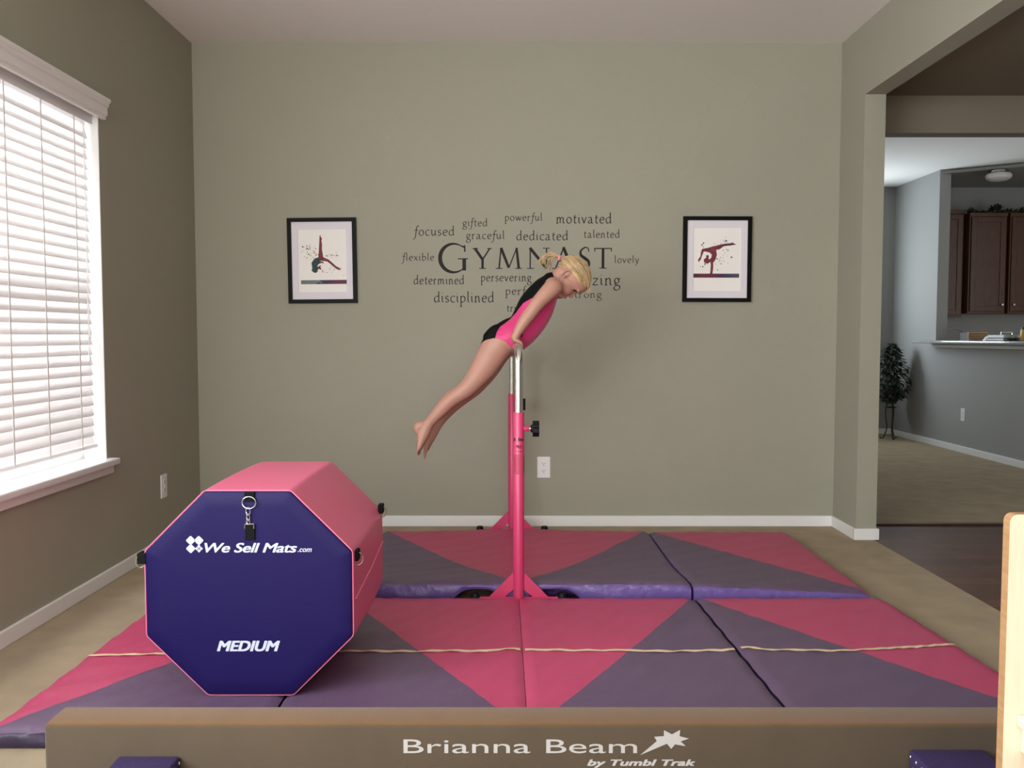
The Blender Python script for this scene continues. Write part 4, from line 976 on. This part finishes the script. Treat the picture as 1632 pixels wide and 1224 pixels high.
lp['label'] = 'hot pink front and sides of the leotard'; lb['label'] = 'black back of the leotard'

# hair: a cap cut from the skull along the hairline, strands drawn back to the tie, and the ponytail
hairline = [(-32, -8), (-24, -7), (-18, -4.5), (-9.5, 3.5), (-1, 10), (10, 11), (20, 13), (27, 18), (33, 24), (40, 28)]
def hfu(p): q = p; a = (q.x - E0[0] * GK) / GK, (q.z - E0[1] * GK) / GK; return a[0] * HF.x + a[1] * HF.z, a[0] * HU.x + a[1] * HU.z
def g_hair(p):
    f, u = hfu(p); return u - interp(hairline, f)
def g_skull(p):
    f, u = hfu(p); return (1 if f > -45 and u > -12 else -1)
HT = [t for t in BT if all(g_skull(BV[i]) > 0 and 870 < 822 + BV[i].x / GK < 950 and 395 < 547 - BV[i].z / GK < 475 for i in t)]
_n = near; near = HT
cap = garment('hair', (g_hair,), M['hair'], .0022); near = _n
R = random.Random(21)
TIE = Vector((-30.5, 0, 3.5))                     # head coordinates f, y, u
c0 = Vector((5, 0, 13.5)); rad = Vector((30, 23, 23.5))
def on_skull(d, k=1.06):
    d = Vector((d.x / rad.x, d.y / rad.y, d.z / rad.z)).normalized(); return Vector((c0.x + d.x * rad.x * k, d.y * rad.y * k, c0.z + d.z * rad.z * k))
def hw(q): return HC + (HF * q.x + HU * q.z) * GK + HY * (q.y * GK)
dT = TIE - c0
hm = MB()
for i in range(420):
    side = R.choice((-1, 1)); f = R.uniform(-24, 36); ul = interp(hairline, f) + R.random() ** 1.5 * (38 - interp(hairline, f)) * .95
    dx, dz = (f - c0.x) / rad.x, (ul - c0.z) / rad.z; q = 1 - dx * dx - dz * dz
    if q < 0: continue
    st = Vector((f - c0.x, side * rad.y * math.sqrt(q), ul - c0.z)); path = []
    lift_ = R.uniform(1.035, 1.065)
    for k in range(11):
        t = k / 10; d = st.normalized() * (1 - t) + dT.normalized() * t
        d = Vector((d.x, d.y, d.z + .06 * math.sin(PI * t) * (.4 if ul < 12 else 1)))
        p_ = on_skull(d, lift_ + .015 * math.sin(PI * t)); path.append(hw(p_.lerp(TIE, max(0, (t - .85) / .15) * .8)))
    hm.cur = 1 if R.random() < .27 else 0
    hm.tube(path, [(.25 + .75 * math.sin(PI * min(1, .15 + k / 11))) * R.uniform(.9, 1.5) * GK * .62 for k in range(11)], 5)
# wisps at the forehead
for i in range(16):
    s_ = R.uniform(-14, 14); p0 = hw(Vector((33 + R.uniform(-2, 2), s_, 26 + R.uniform(-3, 3))))
    d = Vector((R.uniform(-.9, .5), R.uniform(-.3, .3), -1)).normalized(); ln = R.uniform(5, 12) * GK
    hm.cur = 0; hm.tube([p0, p0 + d * ln * .5 + Vector((.002, 0, 0)), p0 + d * ln], [.45 * GK, .35 * GK, .12 * GK], 4)
hs = hm.build('hair_strands', [M['hair'], M['hair_dark']], cap, smooth=True, angle=80)
pm = MB()
for i in range(150):
    a = R.uniform(0, 2 * PI); r = math.sqrt(R.random()); o1 = r * math.cos(a); o2 = r * math.sin(a); t_ = R.random()
    st = (893 + o1 * 1.5, 413.5 + o2 * 2.2)
    if t_ < .72: e = (856 + R.uniform(0, 14), 421 + R.uniform(-5, 3)); mid1 = (882, 408 + o1 * 3); mid2 = (869 + R.uniform(-3, 3), 409.5 + o1 * 4 + R.uniform(-1, 2))
    else: e = (866 + R.uniform(0, 13), 428 + R.uniform(-5, 5)); mid1 = (885, 410 + o1 * 2); mid2 = (878, 415 + R.uniform(-2, 3))
    yy = o2 * .012
    pts = [G(*pxl(*st), yy * .4), G(*pxl(*mid1), yy * 1.0), G(*pxl(*mid2), yy * 1.6), G(*pxl(*e), yy * 1.5)]
    pm.cur = 1 if (t_ > .72 and R.random() < .6) or R.random() < .12 else 0
    q = spline([tuple(p) for p in pts], 5); n = len(q)
    pm.tube(q, [max(.0004, .0024 * (1 - .75 * k / n)) for k in range(n)], 5)
pt_ = pm.build('ponytail', [M['hair'], M['hair_dark']], girl, smooth=True, angle=80)
tp = G(*pxl(890.3, 413)); ta = Vector((-.9, 0, .42)).normalized(); e1 = Vector((0, 1, 0)); e2 = ta.cross(e1)
tm = MB()
for k in range(3): tm.tube([tp + ta * (.003 * (k - 1)) + (e1 * math.cos(a) + e2 * math.sin(a)) * (.0115 + .0008 * math.sin(9 * a)) for a in (2 * PI * q / 24 for q in range(24))], .0026, 8, closed=True)
tm.build('hair_tie', M['hair_tie'], girl, smooth=True)
# small dark emblem on the hip of the leotard
ex, ez = (830.5 - 822) * GK, (547 - 536) * GK
ey = min(p.y for p in BV if abs(p.x - ex) < .010 and abs(p.z - ez) < .010 and p.y > -.113)
em = MB()
for q in ([(0, .012), (.006, .010), (.004, .004), (.009, .001), (.003, .002)], [(-.004, .004), (.002, .005), (.001, -.002), (.006, -.008), (-.002, -.004)]):
    em.prism(q, G(0, 0, 0) + Vector((ex, ey - .0025, ez)), (1, 0, 0), (0, 0, 1), .0006)
em.build('emblem', M['leo_black'], lp)
# eyes, brows, lips
for s in (-1, 1):
    ec = (25.2, 2.4, s * 8.9)
    e = MB().ell(Hd(*ec), (2.9 * GK, 3.6 * GK, 2.6 * GK), HA, 16, 10).build('eye', M['eye_white'], girl, smooth=True)
    MB().ell(Hd(26.4, 1.6, s * 10.2), (2.2 * GK, 2.6 * GK, 2.1 * GK), HA, 14, 8).build('iris', M['eye_iris'], e, smooth=True)
    ld = MB().tube([Hd(28.2, 3.2, s * 6.0), Hd(29.7, 4.0, s * 8.5), Hd(29.2, 3.9, s * 11.5), Hd(26.6, 2.6, s * 14.2)], [.7 * GK, 1.25 * GK, 1.2 * GK, .5 * GK], 8).build('eyelid', M['lash'], girl, smooth=True)
    MB().tube([Hd(32, 8.2, s * 4), Hd(32.6, 9.6, s * 8), Hd(29.5, 9.4, s * 13)], [.5 * GK, .7 * GK, .3 * GK], 6).build('eyebrow', M['hair_dark'], girl, smooth=True)
MB().tube([Hd(30.6, -15.2, -4.6), Hd(32.2, -15.3, -2), Hd(32.3, -15.3, 2), Hd(30.6, -15.2, 4.6)], [.4 * GK, .8 * GK, .8 * GK, .4 * GK], 8).build('lips', M['lip'], girl, smooth=True)
